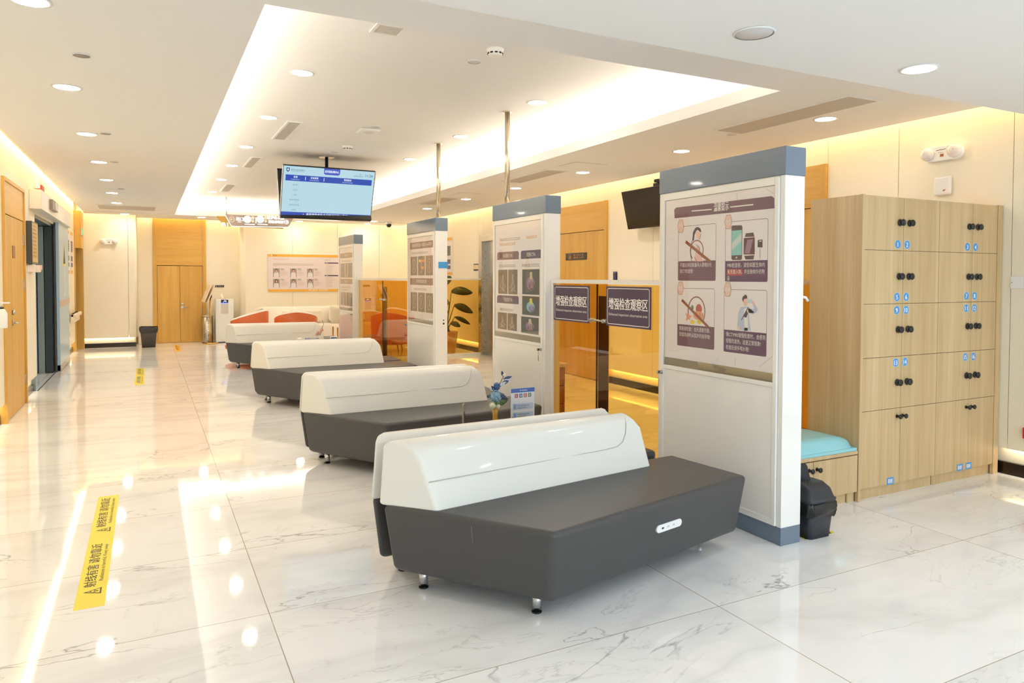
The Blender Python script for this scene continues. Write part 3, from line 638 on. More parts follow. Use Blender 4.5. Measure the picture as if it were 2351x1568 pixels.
# ================================================================ amber glass gates
XG = 3.11
def gate(name, label, y0, y1, seam, signs):
    t = thing(name, label, 'glass gate', (XG, y0, 0), 0); W = y1 - y0
    b = MB().box(-.022, 0, 1.405, .022, W, 1.435, M_BOARD); b.build('top_rail', t)
    for y in (0, W - .03): MB().box(-.018, y, 0, .018, y + .03, 1.405, M_BOARD).build('end_post', t)
    MB().box(-.02, .03, 0, .02, W - .03, .03, M_BOARD).build('bottom_rail', t)
    s = seam - y0
    lv = [MB().box(-.005, .034, .034, .005, s - .004, 1.40, M_AMBER).build('glass_leaf', t), MB().box(-.005, s + .004, .034, .005, W - .034, 1.40, M_AMBER).build('glass_leaf', t)]
    MB().box(-.006, s - .004, .034, .006, s + .004, 1.40, M_GAP).build('centre_seal', t)
    for l_, y in ((lv[0], s - .114), (lv[1], s + .058)):
        MB().cyl((-.03, y, 1.12), (.03, y, 1.12), .016, M_STEEL, 16).build('knob', l_)
    MB().box(.008, s - .118, .03, .03, s - .008, 1.31, C('bronze_post', (92, 68, 44), rough=.3, metal=.7)).build('centre_post', t)
    MB().tube([(-.028, s - .114, 1.12), (-.036, s - .03, 1.124), (-.028, s + .058, 1.12)], .007, M_STEEL).build('latch_bar', t)
    return t
g1 = gate('glass_gate', 'amber glass gate with two purple observation area signs', 3.806, 5.335, 4.652, True)
PLUM = C('sign_plum', (74, 58, 84), rough=.45)
for k, (ya, yb, lab) in enumerate(((4.515, 3.972, 'right purple observation area sign on the amber gate, beside the nearest board'), (5.30, 4.748, 'left purple observation area sign on the amber gate, beside the second board'))):
    s_ = thing('area_sign', lab, 'sign', (XG - .0055, ya, 1.09), 0, 'observation area signs on the gate')
    W, Hh = ya - yb, .297
    MB().box(-.004, -W, 0, 0, 0, Hh, PLUM).build('panel', s_)
    a = Art((-.0044, 0, 0), (0, -1, 0), (0, 0, 1)); a.frame(.018, .016, W - .018, Hh - .016, .005, M_INK, 1, .014)
    a.text('增强检查观察区', W / 2, .132, .068, M_INK, 1, W * .87, bold=.002); a.text('Enhanced inspection observation area', W / 2, .080, .02, M_INK, 1, W * .86)
    a.mb.build('lettering', s_)
g2 = gate('glass_gate', 'amber glass gate between the third and the farthest display board', 9.012, 11.724, 10.35, False)
def screen(name, label, x0, x1, y):
    t = thing(name, label, 'glass screen', (x0, y, 0)); W = x1 - x0
    MB().box(0, -.02, 1.405, W, .02, 1.435, M_BOARD).build('top_rail', t)
    for x in (0, W - .035): MB().box(x, -.018, 0, x + .035, .018, 1.405, M_BOARD).build('end_post', t)
    MB().box(.035, -.02, 0, W - .035, .02, .05, M_BOARD).build('bottom_rail', t)
    MB().box(.036, -.005, .05, W - .036, .005, 1.405, M_AMBER).build('glass_pane', t); return t
screen('glass_screen', 'amber glass screen behind the lockers', BX1 + .003, XR - .004, 3.90 + .02 - .02 + .0)
screen('glass_screen', 'amber glass screen in front of the tall potted plant', BX1 + .003, XR - .004, 12.20)

# ================================================================ benches
BEN_G = 'waiting benches in back-to-back pairs'
def bench_meshes(mir=1):
    y = lambda v: v * mir
    zt, zb = .408, .092
    top = [(-.16, .245), (.255, -.515), (1.635, -.425), (1.645, .118)]
    bot = [(-.115, .225), (.275, -.465), (1.62, -.37), (1.625, .10)]
    if mir < 0: top = top[::-1]; bot = bot[::-1]
    b = MB().hexa([(p[0], y(p[1]), zb) for p in bot], [(p[0], y(p[1]), zt) for p in top], M_GREY); seat = b.build('seat', None, bevel=.028, seg=4)
    # the back: a leaning wedge with a broad rounded crown
    prof = [(0, .398), (.088, .620), (.118, .668), (.168, .694), (.232, .700), (.262, .676), (.262, .398)]
    TAP = .56                                     # the back is thinner towards its far end
    vs = []
    for (py, pz) in prof:
        k = (pz - .398) / .30
        vs.append((-.155 * py / .245 + .02 * k, y(py), pz))
    for (py, pz) in prof:
        k = (pz - .398) / .30
        vs.append((1.352 - .03 * k - .075 * max(0, (k - .6) / .4) ** 2, y(py * TAP), pz))
    n = len(prof)
    fs = [tuple(range(n - 1, -1, -1)), tuple(range(n, 2 * n))] + [(i, (i + 1) % n, n + (i + 1) % n, n + i) for i in range(n)]
    if mir < 0: fs = [f[::-1] for f in fs]
    back = MB().add(vs, fs, M_IVORY).build('backrest', None, bevel=.034, seg=5)
    # stitched seams
    def on(x, zz):
        k = (zz - .398) / .222; return .088 * k * (1 - (1 - TAP) * x / 1.35) - .0065
    pts = [(x, on(x, zz), zz) for x, zz in ((-.02, .53), (.5, .533), (1.03, .537), (1.12, .541), (1.165, .56), (1.195, .60))] + [(1.212, .056, .645), (1.225, .078, .676), (1.24, .11, .698)]
    st = MB().tube([(x, y(q), zz) for x, q, zz in pts], .002, M_STITCH, 6).build('seam', None)
    f = .55
    P = lambda a_, b_, k: tuple(a_[i] + (b_[i] - a_[i]) * k for i in range(2))
    tp = [(-.16, .245), (.255, -.515)]; bp = [(-.115, .225), (.285, -.465)]
    a0, a1 = P(tp[0], tp[1], f), P(bp[0], bp[1], f)
    ss = MB().tube([(a0[0] - .0, y(a0[1]), zt - .03), (a1[0] - .001, y(a1[1]), zb + .03)], .0016, M_GSTITCH, 6).build('side_seam', None)
    legs = []
    for lx, ly in ((.02, .17), (.305, -.33), (1.555, -.17), (1.56, .05)):
        legs.append(MB().cyl((lx, y(ly), 0), (lx, y(ly), .006), .023, M_BLACK, 20).cyl((lx, y(ly), .006), (lx, y(ly), .10), .021, M_CHROME, 20).build('leg', None))
    # charging socket in the front face
    A = Vector((.265, -.488, 0)); B = Vector((1.627, -.396, 0)); d = (B - A).normalized()
    c0 = A + d * .74; nrm = Vector((d.y, -d.x, 0)); so = []
    ring = []
    for s_, a0_ in ((1, -PI / 2), (-1, PI / 2)):
        for k in range(9):
            an = a0_ + PI * k / 8; ring.append((s_ * .075 + .018 * math.cos(an), .018 * math.sin(an)))
    zc = .272
    def S(px, pz, o): v = c0 + d * px + nrm * o; return (v.x, y(v.y), zc + pz)
    b = MB(); n2 = len(ring); vs = [S(px, pz, -.03) for px, pz in ring] + [S(px, pz, .014) for px, pz in ring]
    fs = [tuple(range(n2, 2 * n2))] + [(i, (i + 1) % n2, n2 + (i + 1) % n2, n2 + i) for i in range(n2)]
    if mir < 0: fs = [f_[::-1] for f_ in fs]
    b.add(vs, fs, M_WHITE); so = b.build('charging_socket', None)
    b = MB()
    for px in (-.05, -.01, .03):
        b.add([S(px - .008, -.004, .0146), S(px + .008, -.004, .0146), S(px + .008, .004, .0146), S(px - .008, .004, .0146)], [(0, 1, 2, 3) if mir > 0 else (3, 2, 1, 0)], M_BLACK if px < -.02 else C('port_grey', (196, 196, 196), rough=.4))
    pt = b.build('port', so)
    return [seat, back, st, ss, so] + legs
def bench(loc, rz, label, proto=None, mir=1):
    if proto: return dup(proto, loc, rz, label)
    t = thing('waiting_bench', label, 'bench', loc, rz, BEN_G)
    ps = bench_meshes(mir)
    for o in ps: o.parent = t
    for n_ in (): pass
    return t
place = [((1.140, 2.965), 8.3, 2.2), ((1.221, 5.421), 2.8, 2.3), ((1.215, 8.436), 1.35, 1.2), ((1.255, 11.961), 1.0, 1.0)]
who = ['nearest', 'second', 'third', 'farthest']
fp = bp_ = None
for i, ((x, y), r1, r2) in enumerate(place):
    lab = {0: 'charcoal bench with ivory back nearest the viewer, white charging socket in front', 1: 'charcoal bench with ivory back just behind the flower vase table', 2: 'third charcoal bench with ivory back down the row, beside the third display board', 3: 'charcoal bench with ivory back closest to the orange armchairs'}[i]
    f_ = bench((x, y, 0), math.radians(r1), lab, fp); fp = fp or f_
    # its twin stands back to back, mirrored
    a_ = math.radians(r1); r2 = r1 - 8.12; c_ = math.radians(r2); gp = .08 if i == 0 else .05
    R2 = lambda q, a: (q[0] * math.cos(a) - q[1] * math.sin(a), q[0] * math.sin(a) + q[1] * math.cos(a))
    p1, p2 = R2((-.16, .262 + gp), a_), R2((-.16, -.262), c_)
    bx, by = x + p1[0] - p2[0], y + p1[1] - p2[1]
    lab2 = 'twin bench facing away, back to back with the %s front bench' % who[i]
    k_ = bench((bx, by, 0), math.radians(r2), lab2, bp_, -1); bp_ = bp_ or k_

# ================================================================ lockers
LY, LD = 3.082, .40
COLS = (4.112, 4.502, 4.886, 5.270, 5.622)
ROWS = (1.990, 1.636, 1.284, .932, .584, .078)
def locker(name, label, x0, x1, xm, nums, left_side, stickers):
    t = thing(name, label, 'locker', (x0 - (.026 if left_side else 0), LY, 0), 0, 'oak lockers side by side'); ox = x0 - (.026 if left_side else 0)
    R = lambda x: x - ox
    b = MB(); L_ = 0; W = R(x1) + (0 if left_side else .012)
    b.box(L_, .02, .07, W, LD, 1.99, M_OAK); b.box(L_ + .01, .03, 0, W, LD - .02, .07, M_OAK); b.build('carcass', t)
    if left_side: MB().box(0, -.004, 0, .024, .02, 1.992, M_OAK).build('side_panel', t)
    else: MB().box(W - .06, -.004, 0, W, .02, 1.992, M_OAK).build('side_panel', t)
    xe = x1 if left_side else x1 - .048
    for r in range(5):
        zt, zb = ROWS[r], ROWS[r + 1]
        for c in range(2):
            a0, a1 = ((x0, xm), (xm, xe))[c]
            d = MB().box(R(a0) + .0016, 0, zb + .0016, R(a1) - .0016, .018, zt - .0016, M_OAK).build('door', t)
            kx = R(xm) + (-.042 if c == 0 else .058) if r < 4 else R(xm) + (-.036 if c == 0 else .022)
            kz = (1.822, 1.465, 1.111, .757, .529)[r]
            if r < 4: prof = [(.020, 0), (.023, .004), (.023, .008), (.013, .011), (.012, .017), (.019, .022), (.023, .027), (.021, .032), (.010, .035)]
            else: prof = [(.012, 0), (.009, .006), (.008, .018), (.015, .024), (.017, .029), (.013, .034), (.004, .036)]
            MB().lathe(prof, M_BLACK, 22, (kx, 0, kz), Matrix.Rotation(PI / 2, 3, 'X')).build('knob', d)
            if r < 4:
                nz = (1.678, 1.328, 1.240, .890)[r]; nx = R(xm) + (-.058 if c == 0 else .038)
                a = Art((nx, -.0004, nz), (1, 0, 0), (0, 0, 1)); a.circ(0, 0, .030, C('sticker_rim', (200, 222, 238), rough=.4), 0, n=28); a.circ(0, 0, .028, M_BLUE, 1, n=28)
                n_ = str(nums[r * 2 + c]); a.text(n_, 0, -.0155, .031, M_INK, 2, None if len(n_) == 1 else .032, bold=.0012); a.mb.build('number_sticker', d)
            elif stickers[c]:
                nx = R(stickers[c]); a = Art((nx, -.0004, .098), (1, 0, 0), (0, 0, 1)); a.rect(-.035, -.024, .035, .024, M_BLUE, 1); a.text('鞋柜', 0, -.013, .024, M_INK, 2, .048, bold=.0008); a.mb.build('shoe_sticker', d)
    return t
locker('locker_cabinet', 'left pale oak locker, doors numbered 1 2 5 6 9 10', COLS[0], COLS[2], COLS[1], (1, 2, 5, 6, 9, 10, 13, 14), True, (4.41, None))
locker('locker_cabinet', 'right pale oak locker against the wall, doors numbered 3 4 7 8 11 12', COLS[2], COLS[4], COLS[3], (3, 4, 7, 8, 11, 12, 15, 16), False, (5.175, 5.278))
# low shoe cabinet with a seat cushion
t = thing('shoe_cabinet', 'low pale oak cabinet under the pale turquoise cushion beside the lockers', 'cabinet', (3.26, LY, 0))
W = 4.082 - 3.26
MB().box(0, .02, .066, W, LD, .312, M_OAK).box(0, .035, 0, W - .07, LD - .02, .066, M_OAK).box(W - .066, .025, 0, W, LD - .02, .066, M_OAK).build('carcass', t); MB().box(0, 0, .314, W, LD, .336, M_OAK).build('top_panel', t, bevel=.002)
for x0, x1, kx in ((.004, W / 2 - .0, 3.636 - 3.26), (W / 2 + .003, W - .003, 3.704 - 3.26)):
    d = MB().box(x0, 0, .070, x1 - .001, .018, .308, M_OAK).build('door', t)
    MB().lathe([(.012, 0), (.009, .006), (.008, .018), (.015, .024), (.017, .029), (.013, .034), (.004, .036)], M_BLACK, 22, (kx, 0, .260), Matrix.Rotation(PI / 2, 3, 'X')).build('knob', d)
b = MB(); n = 14; vs = []; fs = []
for j in range(n + 1):
    for i in range(n + 1):
        u, v = i / n, j / n; e = min(u, 1 - u, v, 1 - v); eh = (1 - (1 - min(1, min(u, 1 - u) * 5)) ** 2) * (1 - (1 - min(1, min(v, 1 - v) * 5)) ** 2)
        vs.append((u * (W - .004), v * (LD - .012), .034 + .062 * eh ** .6 if e > 0 else .0))
for j in range(n):
    for i in range(n): a0 = j * (n + 1) + i; fs.append((a0, a0 + 1, a0 + n + 2, a0 + n + 1))
b.add(vs, fs, C('turquoise_leather', (150, 208, 216), rough=.4, bump=.05, bscale=300), True)
k0 = len(vs); b.box(0, 0, 0, W - .004, LD - .012, .02, MATS['turquoise_leather'])
o = b.build('seat_cushion', None, (3.262, LY + .006, .3365)); tag(o, 'pale turquoise seat cushion on the low oak cabinet', 'cushion')

# waste bin beside the nearest board
t = thing('waste_bin', 'black waste bin with its lid tipped open beside the nearest display board', 'waste bin', (3.335, 2.845, 0))
def rbox(hx, hy, r, z, n=4):
    pts = []
    for sx, sy, a0 in ((1, -1, -PI / 2), (1, 1, 0), (-1, 1, PI / 2), (-1, -1, PI)):
        pts += [(sx * (hx - r) + r * math.cos(a0 + PI / 2 * k / n), sy * (hy - r) + r * math.sin(a0 + PI / 2 * k / n), z) for k in range(n + 1)]
    return pts
def loft(mb, rings, mt, close=True, smooth=True):
    n = len(rings[0]); vs = [p for r in rings for p in r]
    fs = [(i * n + k, i * n + (k + 1) % n, (i + 1) * n + (k + 1) % n, (i + 1) * n + k) for i in range(len(rings) - 1) for k in range(n)]
    if close: fs += [tuple(range(n - 1, -1, -1)), tuple((len(rings) - 1) * n + k for k in range(n))]
    mb.add(vs, fs, mt, smooth); return mb
NAVY = C('bin_plastic', (46, 48, 56), rough=.42)
loft(MB(), [rbox(.085, .10, .025, 0), rbox(.100, .118, .028, .20)], NAVY).build('bucket', t)
rnd = random.Random(3); rr = []
for j, (z, e) in enumerate(((.125, .004), (.14, .008), (.158, .011), (.178, .012), (.198, .010), (.208, .007))):
    rr.append([(x * (1 + (e + rnd.uniform(-.004, .007)) / .1), y_ * (1 + (e + rnd.uniform(-.004, .007)) / .1), z + rnd.uniform(-.010, .006)) for x, y_, _ in rbox(.0985, .116, .03, z, 8)])
loft(MB(), rr, C('bin_bag', (22, 22, 24), rough=.25), False).build('bin_bag', t)
lid = loft(MB(), [rbox(.108, .126, .03, .203), rbox(.110, .128, .03, .222), rbox(.102, .12, .03, .226), rbox(.088, .104, .03, .275), rbox(.076, .06, .02, .30)], NAVY).build('lid', t)
b = MB(); loft(b, [[(p[0], p[1], 0) for p in rbox(.072, .055, .02, 0)], [(p[0], p[1], .012) for p in rbox(.072, .055, .02, 0)]], NAVY)
fl_ = b.build('flap', lid, (-.045, .03, .335)); fl_.rotation_euler = (math.radians(68), 0, math.radians(-12))
o = MB().box(0, 0, 0, .24, .05, .0006, M_YEL)
for k in range(4): o.add([(k * .06, 0, .0008), (k * .06 + .03, 0, .0008), (k * .06 + .06, .05, .0008), (k * .06 + .03, .05, .0008)], [(0, 1, 2, 3)], M_BLACK)
o = o.build('hazard_tape', None, (3.24, 2.765, .0003)); tag(o, 'strip of yellow and black hazard tape on the floor under the waste bin', 'floor tape')
# sanitiser on the back of the nearest board
t = thing('hand_sanitiser', 'white hand sanitiser bottle on the back of the nearest display board', 'sanitiser', (BX1 + .004, 2.86, 1.0))
MB().box(0, -.035, .10, .062, .035, .27, M_WHITE).build('bracket', t, bevel=.008)
MB().cyl((.035, 0, .25), (.035, 0, .30), .03, M_WHITE).cyl((.035, 0, .30), (.035, 0, .345), .012, M_WHITE).tube([(.035, 0, .345), (.08, 0, .35), (.125, -.01, .342), (.14, -.012, .322)], .008, M_WHITE).build('pump', t)

# ================================================================ right wall fittings
def emergency(label, loc, rz, sc=1):
    t = thing('emergency_light', label, 'emergency light', loc, rz, 'twin-spot emergency lights')    # local: face looks to -Y
    b = MB(); pts = []
    for s_, a0 in ((1, -PI / 2), (-1, PI / 2)): pts += [(s_ * .095 + .058 * math.cos(a0 + PI * k / 10), .058 * math.sin(a0 + PI * k / 10)) for k in range(11)]
    b.hexa([(x, 0, z) for x, z in pts][::-1], [(x, -.05, z) for x, z in pts][::-1], M_WHITE); b.build('housing', t, bevel=.006)
    for x in (-.11, .105):
        l_ = MB().lathe([(.05, 0), (.052, .012), (.048, .03), (.034, .045), (.012, .052)], C('lamp_lens', (232, 224, 222), rough=.08, coat=.6), 24, (x, -.045, .004), Matrix.Rotation(PI / 2, 3, 'X')).build('lamp', t)
        MB().ball((x + .008, -.088, .012), .010, M_STEEL, 8).build('bulb', l_)
    a = Art((0, -.0505, 0), (1, 0, 0), (0, 0, 1)); a.line([(-.045, .026), (.035, .030)], .004, M_TXT); a.text('Yalandon'[:0] or 'Emergency', -.005, .004, .007, M_TXT, 1, .04); a.rect(-.012, -.028, .018, -.004, C('warning_orange', (206, 128, 86), rough=.4)); a.rect(-.006, -.022, .0, -.010, M_TXT, 2); a.rect(.006, -.022, .013, -.010, M_TXT, 2); a.mb.build('label_print', t)
    return t
el = emergency('twin-spot emergency light on the right wall above the lockers', (XR - .001, 3.52, 2.44), -PI / 2)
t = thing('wifi_router', 'white rounded wall box with a small logo above the lockers', 'wall box', (XR - .001, 3.525, 2.185))
MB().box(-.035, -.068, -.075, 0, .068, .075, M_WHITE).build('casing', t, bevel=.02, seg=4)
a = Art((-.0354, .055, -.06), (0, -1, 0), (0, 0, 1)); a.circ(.072, .022, .005, M_TXT); a.circ(.082, .026, .005, C('logo_red', (176, 50, 50), rough=.4)); a.mb.build('logo', t)
t = thing('wall_plate', 'blank white electrical plate on the right wall beside the lockers', 'wall plate', (XR - .001, 2.955, 1.425))
MB().box(-.009, -.062, -.045, 0, .062, .045, M_WHITE).build('plate', t, bevel=.004)
for y_ in (-.05, .05): MB().cyl((-.009, y_, 0), (-.0105, y_, 0), .004, M_STEEL, 10).build('screw', t)
t = thing('fire_box', 'red fire alarm box low on the right wall at the frame edge', 'alarm', (XR - .001, 2.86, .34)); MB().box(-.03, -.05, -.04, 0, .042, .04, C('alarm_red', (200, 40, 52), rough=.35)).build('box', t, bevel=.005)
# dark television on the right wall
t = thing('wall_television', 'switched off black television on a bracket on the right wall', 'television', (5.40, 6.95, 2.30))
R_ = Matrix.Rotation(math.radians(-11), 3, 'Y')
b = MB().box(0, -.55, -.24, .045, .52, .24, M_BLACK); sc_ = b.build('casing', t, bevel=.004); sc_.rotation_euler = (0, math.radians(-13), 0)
b = MB().box(-.0015, -.54, -.222, 0, .51, .232, C('dark_screen', (34, 30, 26), rough=.18)); s2 = b.build('screen', t); s2.rotation_euler = (0, math.radians(-13), 0)
MB().box(.05, -.04, .0, XR - 5.40, .04, .05, M_BLACK).box(.09, -.06, -.05, .13, .06, .3, M_BLACK).build('bracket', t)
cm = MB().box(.04, -.10, .30, .13, -.02, .335, M_BLACK).tube([(.08, -.06, .30), (.07, -.07, .27), (.02, -.06, .24)], .006, M_BLACK).build('media_box', t)
t = thing('access_reader', 'slim black card reader with a blue ring beside the staff door', 'card reader', (XR - .001, 7.99, 1.46))
MB().box(-.02, -.037, -.075, 0, .037, .075, M_BLACK).build('casing', t, bevel=.004); a = Art((-.0204, 0, 0), (0, -1, 0), (0, 0, 1)); a.ring(0, .0, .018, .022, .006, C('reader_blue', (60, 70, 210), emit=1.0)); a.rect(-.035, .055, .035, .066, C('reader_violet', (120, 110, 200), emit=.5)); a.mb.build('light_ring', t)
def wall_poster(label, y0, y1, z0, z1, sgn, x):
    t = thing('wall_poster', label, 'poster', (x, y1, z0)); W, H = y1 - y0, z1 - z0
    MB().box(-.01 * sgn, -W, 0, 0, 0, H, C('board_white', (232, 226, 224), rough=.45)).build('panel', t)
    YE = C('band_yellow', (226, 172, 66), rough=.45); a = Art((-.0104 * sgn, 0 if sgn > 0 else -W, 0), (0, -sgn, 0), (0, 0, 1))
    a.N = Vector((-sgn, 0, 0))
    a.rect(0, 0, W, H * .08, YE); a.rect(0, H * .92, W, H, YE)
    PL = C('block_plum', (96, 84, 104), rough=.45); a.rect(W * .1, H * .52, W * .9, H * .78, PL); a.rect(W * .1, H * .30, W * .9, H * .42, PL); a.rect(W * .1, H * .16, W * .9, H * .26, PL)
    for k in range(4): a.marks(W * .18, H * (.54 + .055 * k), H * .02, max(3, int(W * .6 / (H * .02) / 1.4)), M_INK, 2, .3, k)
    a.mb.build('print', t); return t
wall_poster('poster with yellow bands on the right wall beyond the third board', 13.80, 14.75, 1.50, 2.285, 1, XR - .001)
t = thing('lift_call_panel', 'small amber lit panel beside the lift', 'panel', (XR - .001, 12.57, 1.65)); MB().box(-.015, -.13, -.065, 0, .13, .065, M_BLACK).build('plate', t); MB().box(-.017, -.12, -.04, -.015, .12, .045, C('panel_amber', (236, 196, 128), emit=.6)).build('display', t)

# potted plant behind the screen
t = thing('potted_plant', 'tall broad leaved plant in a tapered cream pot behind the amber screen', 'plant', (5.10, 12.75, 0))
MB().lathe([(.14, 0), (.155, .02), (.20, .40), (.205, .42), (.19, .42), (.18, .36)], C('pot_cream', (214, 176, 116), rough=.4), 28).build('pot', t)
MB().lathe([(.001, .37), (.18, .37)], C('soil', (52, 40, 30), rough=.9), 20).build('soil', t)
LEAF = C('leaf_green', (38, 62, 34), rough=.35); STEM = C('stem_green', (84, 104, 60), rough=.5)
rnd = random.Random(11)
for (hx, hy, hz, L, yaw, pit) in ((-.30, -.05, 1.10, .36, 200, 40), (-.05, .02, 1.30, .34, 30, 55), (.06, -.06, 1.18, .42, -15, 15), (-.12, .05, 1.12, .38, 160, 30), (.10, -.10, .92, .36, -30, -5), (.04, .0, .98, .30, 80, 10), (-.18, -.10, .90, .36, 185, 5), (.12, -.08, .70, .30, -25, -10), (-.10, .08, .74, .28, 150, 0), (.02, -.10, .58, .24, -60, 5), (-.20, .0, 1.22, .34, 140, 50), (.0, -.05, .80, .30, 100, 10)):
    st = MB().tube([(rnd.uniform(-.06, .06), rnd.uniform(-.06, .06), .37), (hx * .4, hy * .4, .37 + (hz - .37) * .55), (hx, hy, hz)], [.012, .010, .007], STEM).build('stem', t)
    ya, pa = math.radians(yaw), math.radians(pit); d = Vector((math.cos(ya) * math.cos(pa), math.sin(ya) * math.cos(pa), math.sin(pa))); sd = Vector((-math.sin(ya), math.cos(ya), 0)); up = d.cross(sd) * -1
    tw = math.radians(rnd.uniform(35, 75)); sd = sd * math.cos(tw) + d.cross(sd) * math.sin(tw); up = sd.cross(d)
    b = MB(); vs = []; n = 10
    for i in range(n + 1):
        k = i / n; c_ = Vector((hx, hy, hz)) + d * L * k + Vector((0, 0, -.30 * L * k * k)); w_ = L * .23 * (math.sin(PI * min(1, k * .93 + .05)) ** .7)
        vs += [c_ + sd * w_ + up * w_ * .2, c_, c_ - sd * w_ + up * w_ * .2]
    b.add(vs, [(3 * i + j, 3 * i + j + 1, 3 * i + j + 4, 3 * i + j + 3) for i in range(n) for j in (0, 1)], LEAF, True); lo = b.build('leaf', st)
    sm = lo.modifiers.new('thick', 'SOLIDIFY'); sm.thickness = .003
# drawer pedestal behind the second board
t = thing('drawer_cabinet', 'wooden drawer pedestal seen through the amber gate behind the second board', 'drawer unit', (3.30, 6.0, 0))
MB().box(0, .01, .03, .34, .45, .58, C('walnut_board', (150, 92, 52), rough=.4)).box(-.03, -.03, .58, .37, .48, .61, M_OAK).build('carcass', t)
for k in range(3):
    d = MB().box(.008, -.008, .04 + k * .18, .332, .01, .21 + k * .18, MATS['walnut_board']).build('drawer', t)
    MB().cyl((.25, -.008, .15 + k * .18), (.25, -.025, .15 + k * .18), .014, M_BLACK, 14).build('knob', d)

# ================================================================ hanging monitor, two screens back to back on one pole
t = thing('hanging_monitor', 'lit ceiling monitor with the pale blue waiting list, hung on a black pole', 'monitor', (2.138, 9.66, 2.546))
def tv(parent, rz, tilt, y, lit):
    e = MB().box(-.603, .003, -.346, .603, .05, .346, M_BLACK).box(-.25, .05, -.2, .25, .075, .2, M_BLACK).build('screen_casing', parent, (0, y, 0), bevel=.003)
    e.rotation_euler = (tilt, 0, rz)
    MB().box(-.606, -.002, -.349, -.596, .012, .349, M_STEEL).box(.596, -.002, -.349, .606, .012, .349, M_STEEL).box(-.596, -.002, .340, .596, .012, .349, M_BLACK).box(-.596, -.002, -.349, .596, .012, -.332, M_BLACK).build('bezel', e)
    a = Art((-.594, -.0005, -.330), (1, 0, 0), (0, 0, 1)); W, H = 1.188, .668
    if not lit: a.rect(0, 0, W, H, C('dark_screen', (34, 30, 26), rough=.18), 0); a.mb.build('display', e); return e
    PB = C('screen_pale_blue', (206, 240, 250), emit=.66, ecol=(200, 238, 252), rough=.2); NB = C('screen_navy', (40, 78, 180), emit=.8, rough=.2); WT = C('screen_white', (245, 252, 255), emit=.9, rough=.2); DB = C('screen_dark_blue', (36, 74, 142), emit=.6, rough=.2); GY = C('screen_grey', (140, 168, 182), emit=.6, rough=.2); VB = C('screen_violet', (70, 92, 196), emit=.8, rough=.2)
    a.rect(0, 0, W, H, PB, 0)
    a.poly([(.035, .645), (.075, .645), (.075, .61), (.055, .588), (.035, .61)], DB, 1); a.poly([(.055, .64), (.066, .622), (.055, .604), (.044, .622)], WT, 2)
    a.marks(.095, .612, .018, 8, GY, 1, .2, 1); a.rect(.095, .600, .23, .603, GY, 1)
    a.poly([(.51, .668), (.51, .602), (.53, .585), (.70, .585), (.72, .602), (.72, .668)], VB, 1); a.text('医学影像诊断中心', .615, .614, .026, WT, 2, .18, bold=.0006)
    a.text('11:26', 1.115, .592, .036, DB, 1, .10); a.text('星期一', 1.00, .612, .014, GY, 1, .04); a.marks(.91, .588, .013, 8, GY, 1, .2, 9)
    a.rect(.03, .478, W - .03, .556, NB, 1)
    for x, s_, e_, w1, w2 in ((.155, '诊室', 'Consulting Room', .05, .11), (.395, '正在检查', 'Current Examination', .1, .12), (.83, '等待检查', 'Waiting for Examination', .1, .14)):
        a.text(s_, x, .519, .022, WT, 2, w1, bold=.0006); a.text(e_, x, .494, .011, WT, 2, w2)
    for x in (.277, .515): a.rect(x, .495, x + .006, .540, WT, 2)
    for k, (s_, w1) in enumerate((('MRI室1', .075), ('CT室1', .065), ('CT室2', .065), ('数字胃肠室', .12), ('乳腺X光检查', .13), ('DR室', .055))): a.text(s_, .155, .418 - .066 * k, .017, GY, 2, w1)
    a.rect(0, 0, W, .068, NB, 1); a.text('请其他患者在大厅候诊区耐心等候!', .60, .030, .026, WT, 2, .56, bold=.0006); a.text('Other patients please wait patiently in the waiting area of the hall!', .60, .011, .011, WT, 2, .46)
    for x in (.285, .915): a.circ(x, .042, .005, WT, 2)
    a.mb.build('display', e); return e
tv(t, math.radians(1.4), math.radians(20.1), -.11, True); tv(t, math.radians(180), math.radians(20.1), .14, False)
MB().cyl((0, 0, 0), (0, 0, ZU - 2.546), .022, M_BLACK, 16).build('pole', t); MB().cyl((0, 0, ZU - 2.546 - .012), (0, 0, ZU - 2.546), .10, M_STEEL, 28).build('ceiling_plate', t); MB().box(-.2, -.05, -.06, .2, .05, .06, M_BLACK).build('mount', t)

# ================================================================ hanging direction sign
yS = 15.4
t = thing('direction_sign', 'hanging grey direction sign with gold B1 tab and white arrows', 'sign', (1.25, yS, 2.42))
SG = C('sign_taupe', (178, 160, 148), rough=.4); SGD = C('sign_gold', (192, 152, 62), rough=.35); LT = C('sign_lit_white', (255, 252, 246), emit=1.6)
P2 = lambda u, v: (lambda p: (p[0] - 1.25, p[2] - 2.42))(at(u, v, 1, yS))
def slab(pts, y0, y1, mt): n_ = len(pts); return MB().hexa([(x, y1, z) for x, z in pts][::-1], [(x, y0, z) for x, z in pts][::-1], mt)
slab([P2(497, 496), P2(515, 519), P2(650, 525), P2(662, 510), P2(640, 497)], .01, .05, SGD).build('back_panel', t, bevel=.004)
slab([P2(515.5, 491.5), P2(530, 518), P2(534, 520), P2(658, 522), P2(664, 518), P2(673, 501)], -.03, .008, SG).build('front_panel', t, bevel=.004)
a = Art((0, -.031, 0), (1, 0, 0), (0, 0, 1)); a2 = Art((0, .0095, 0), (1, 0, 0), (0, 0, 1), a.mb)
a.line([P2(515.5, 491.5), P2(530, 518), P2(534, 520), P2(658, 522)], .014, LT, 1)
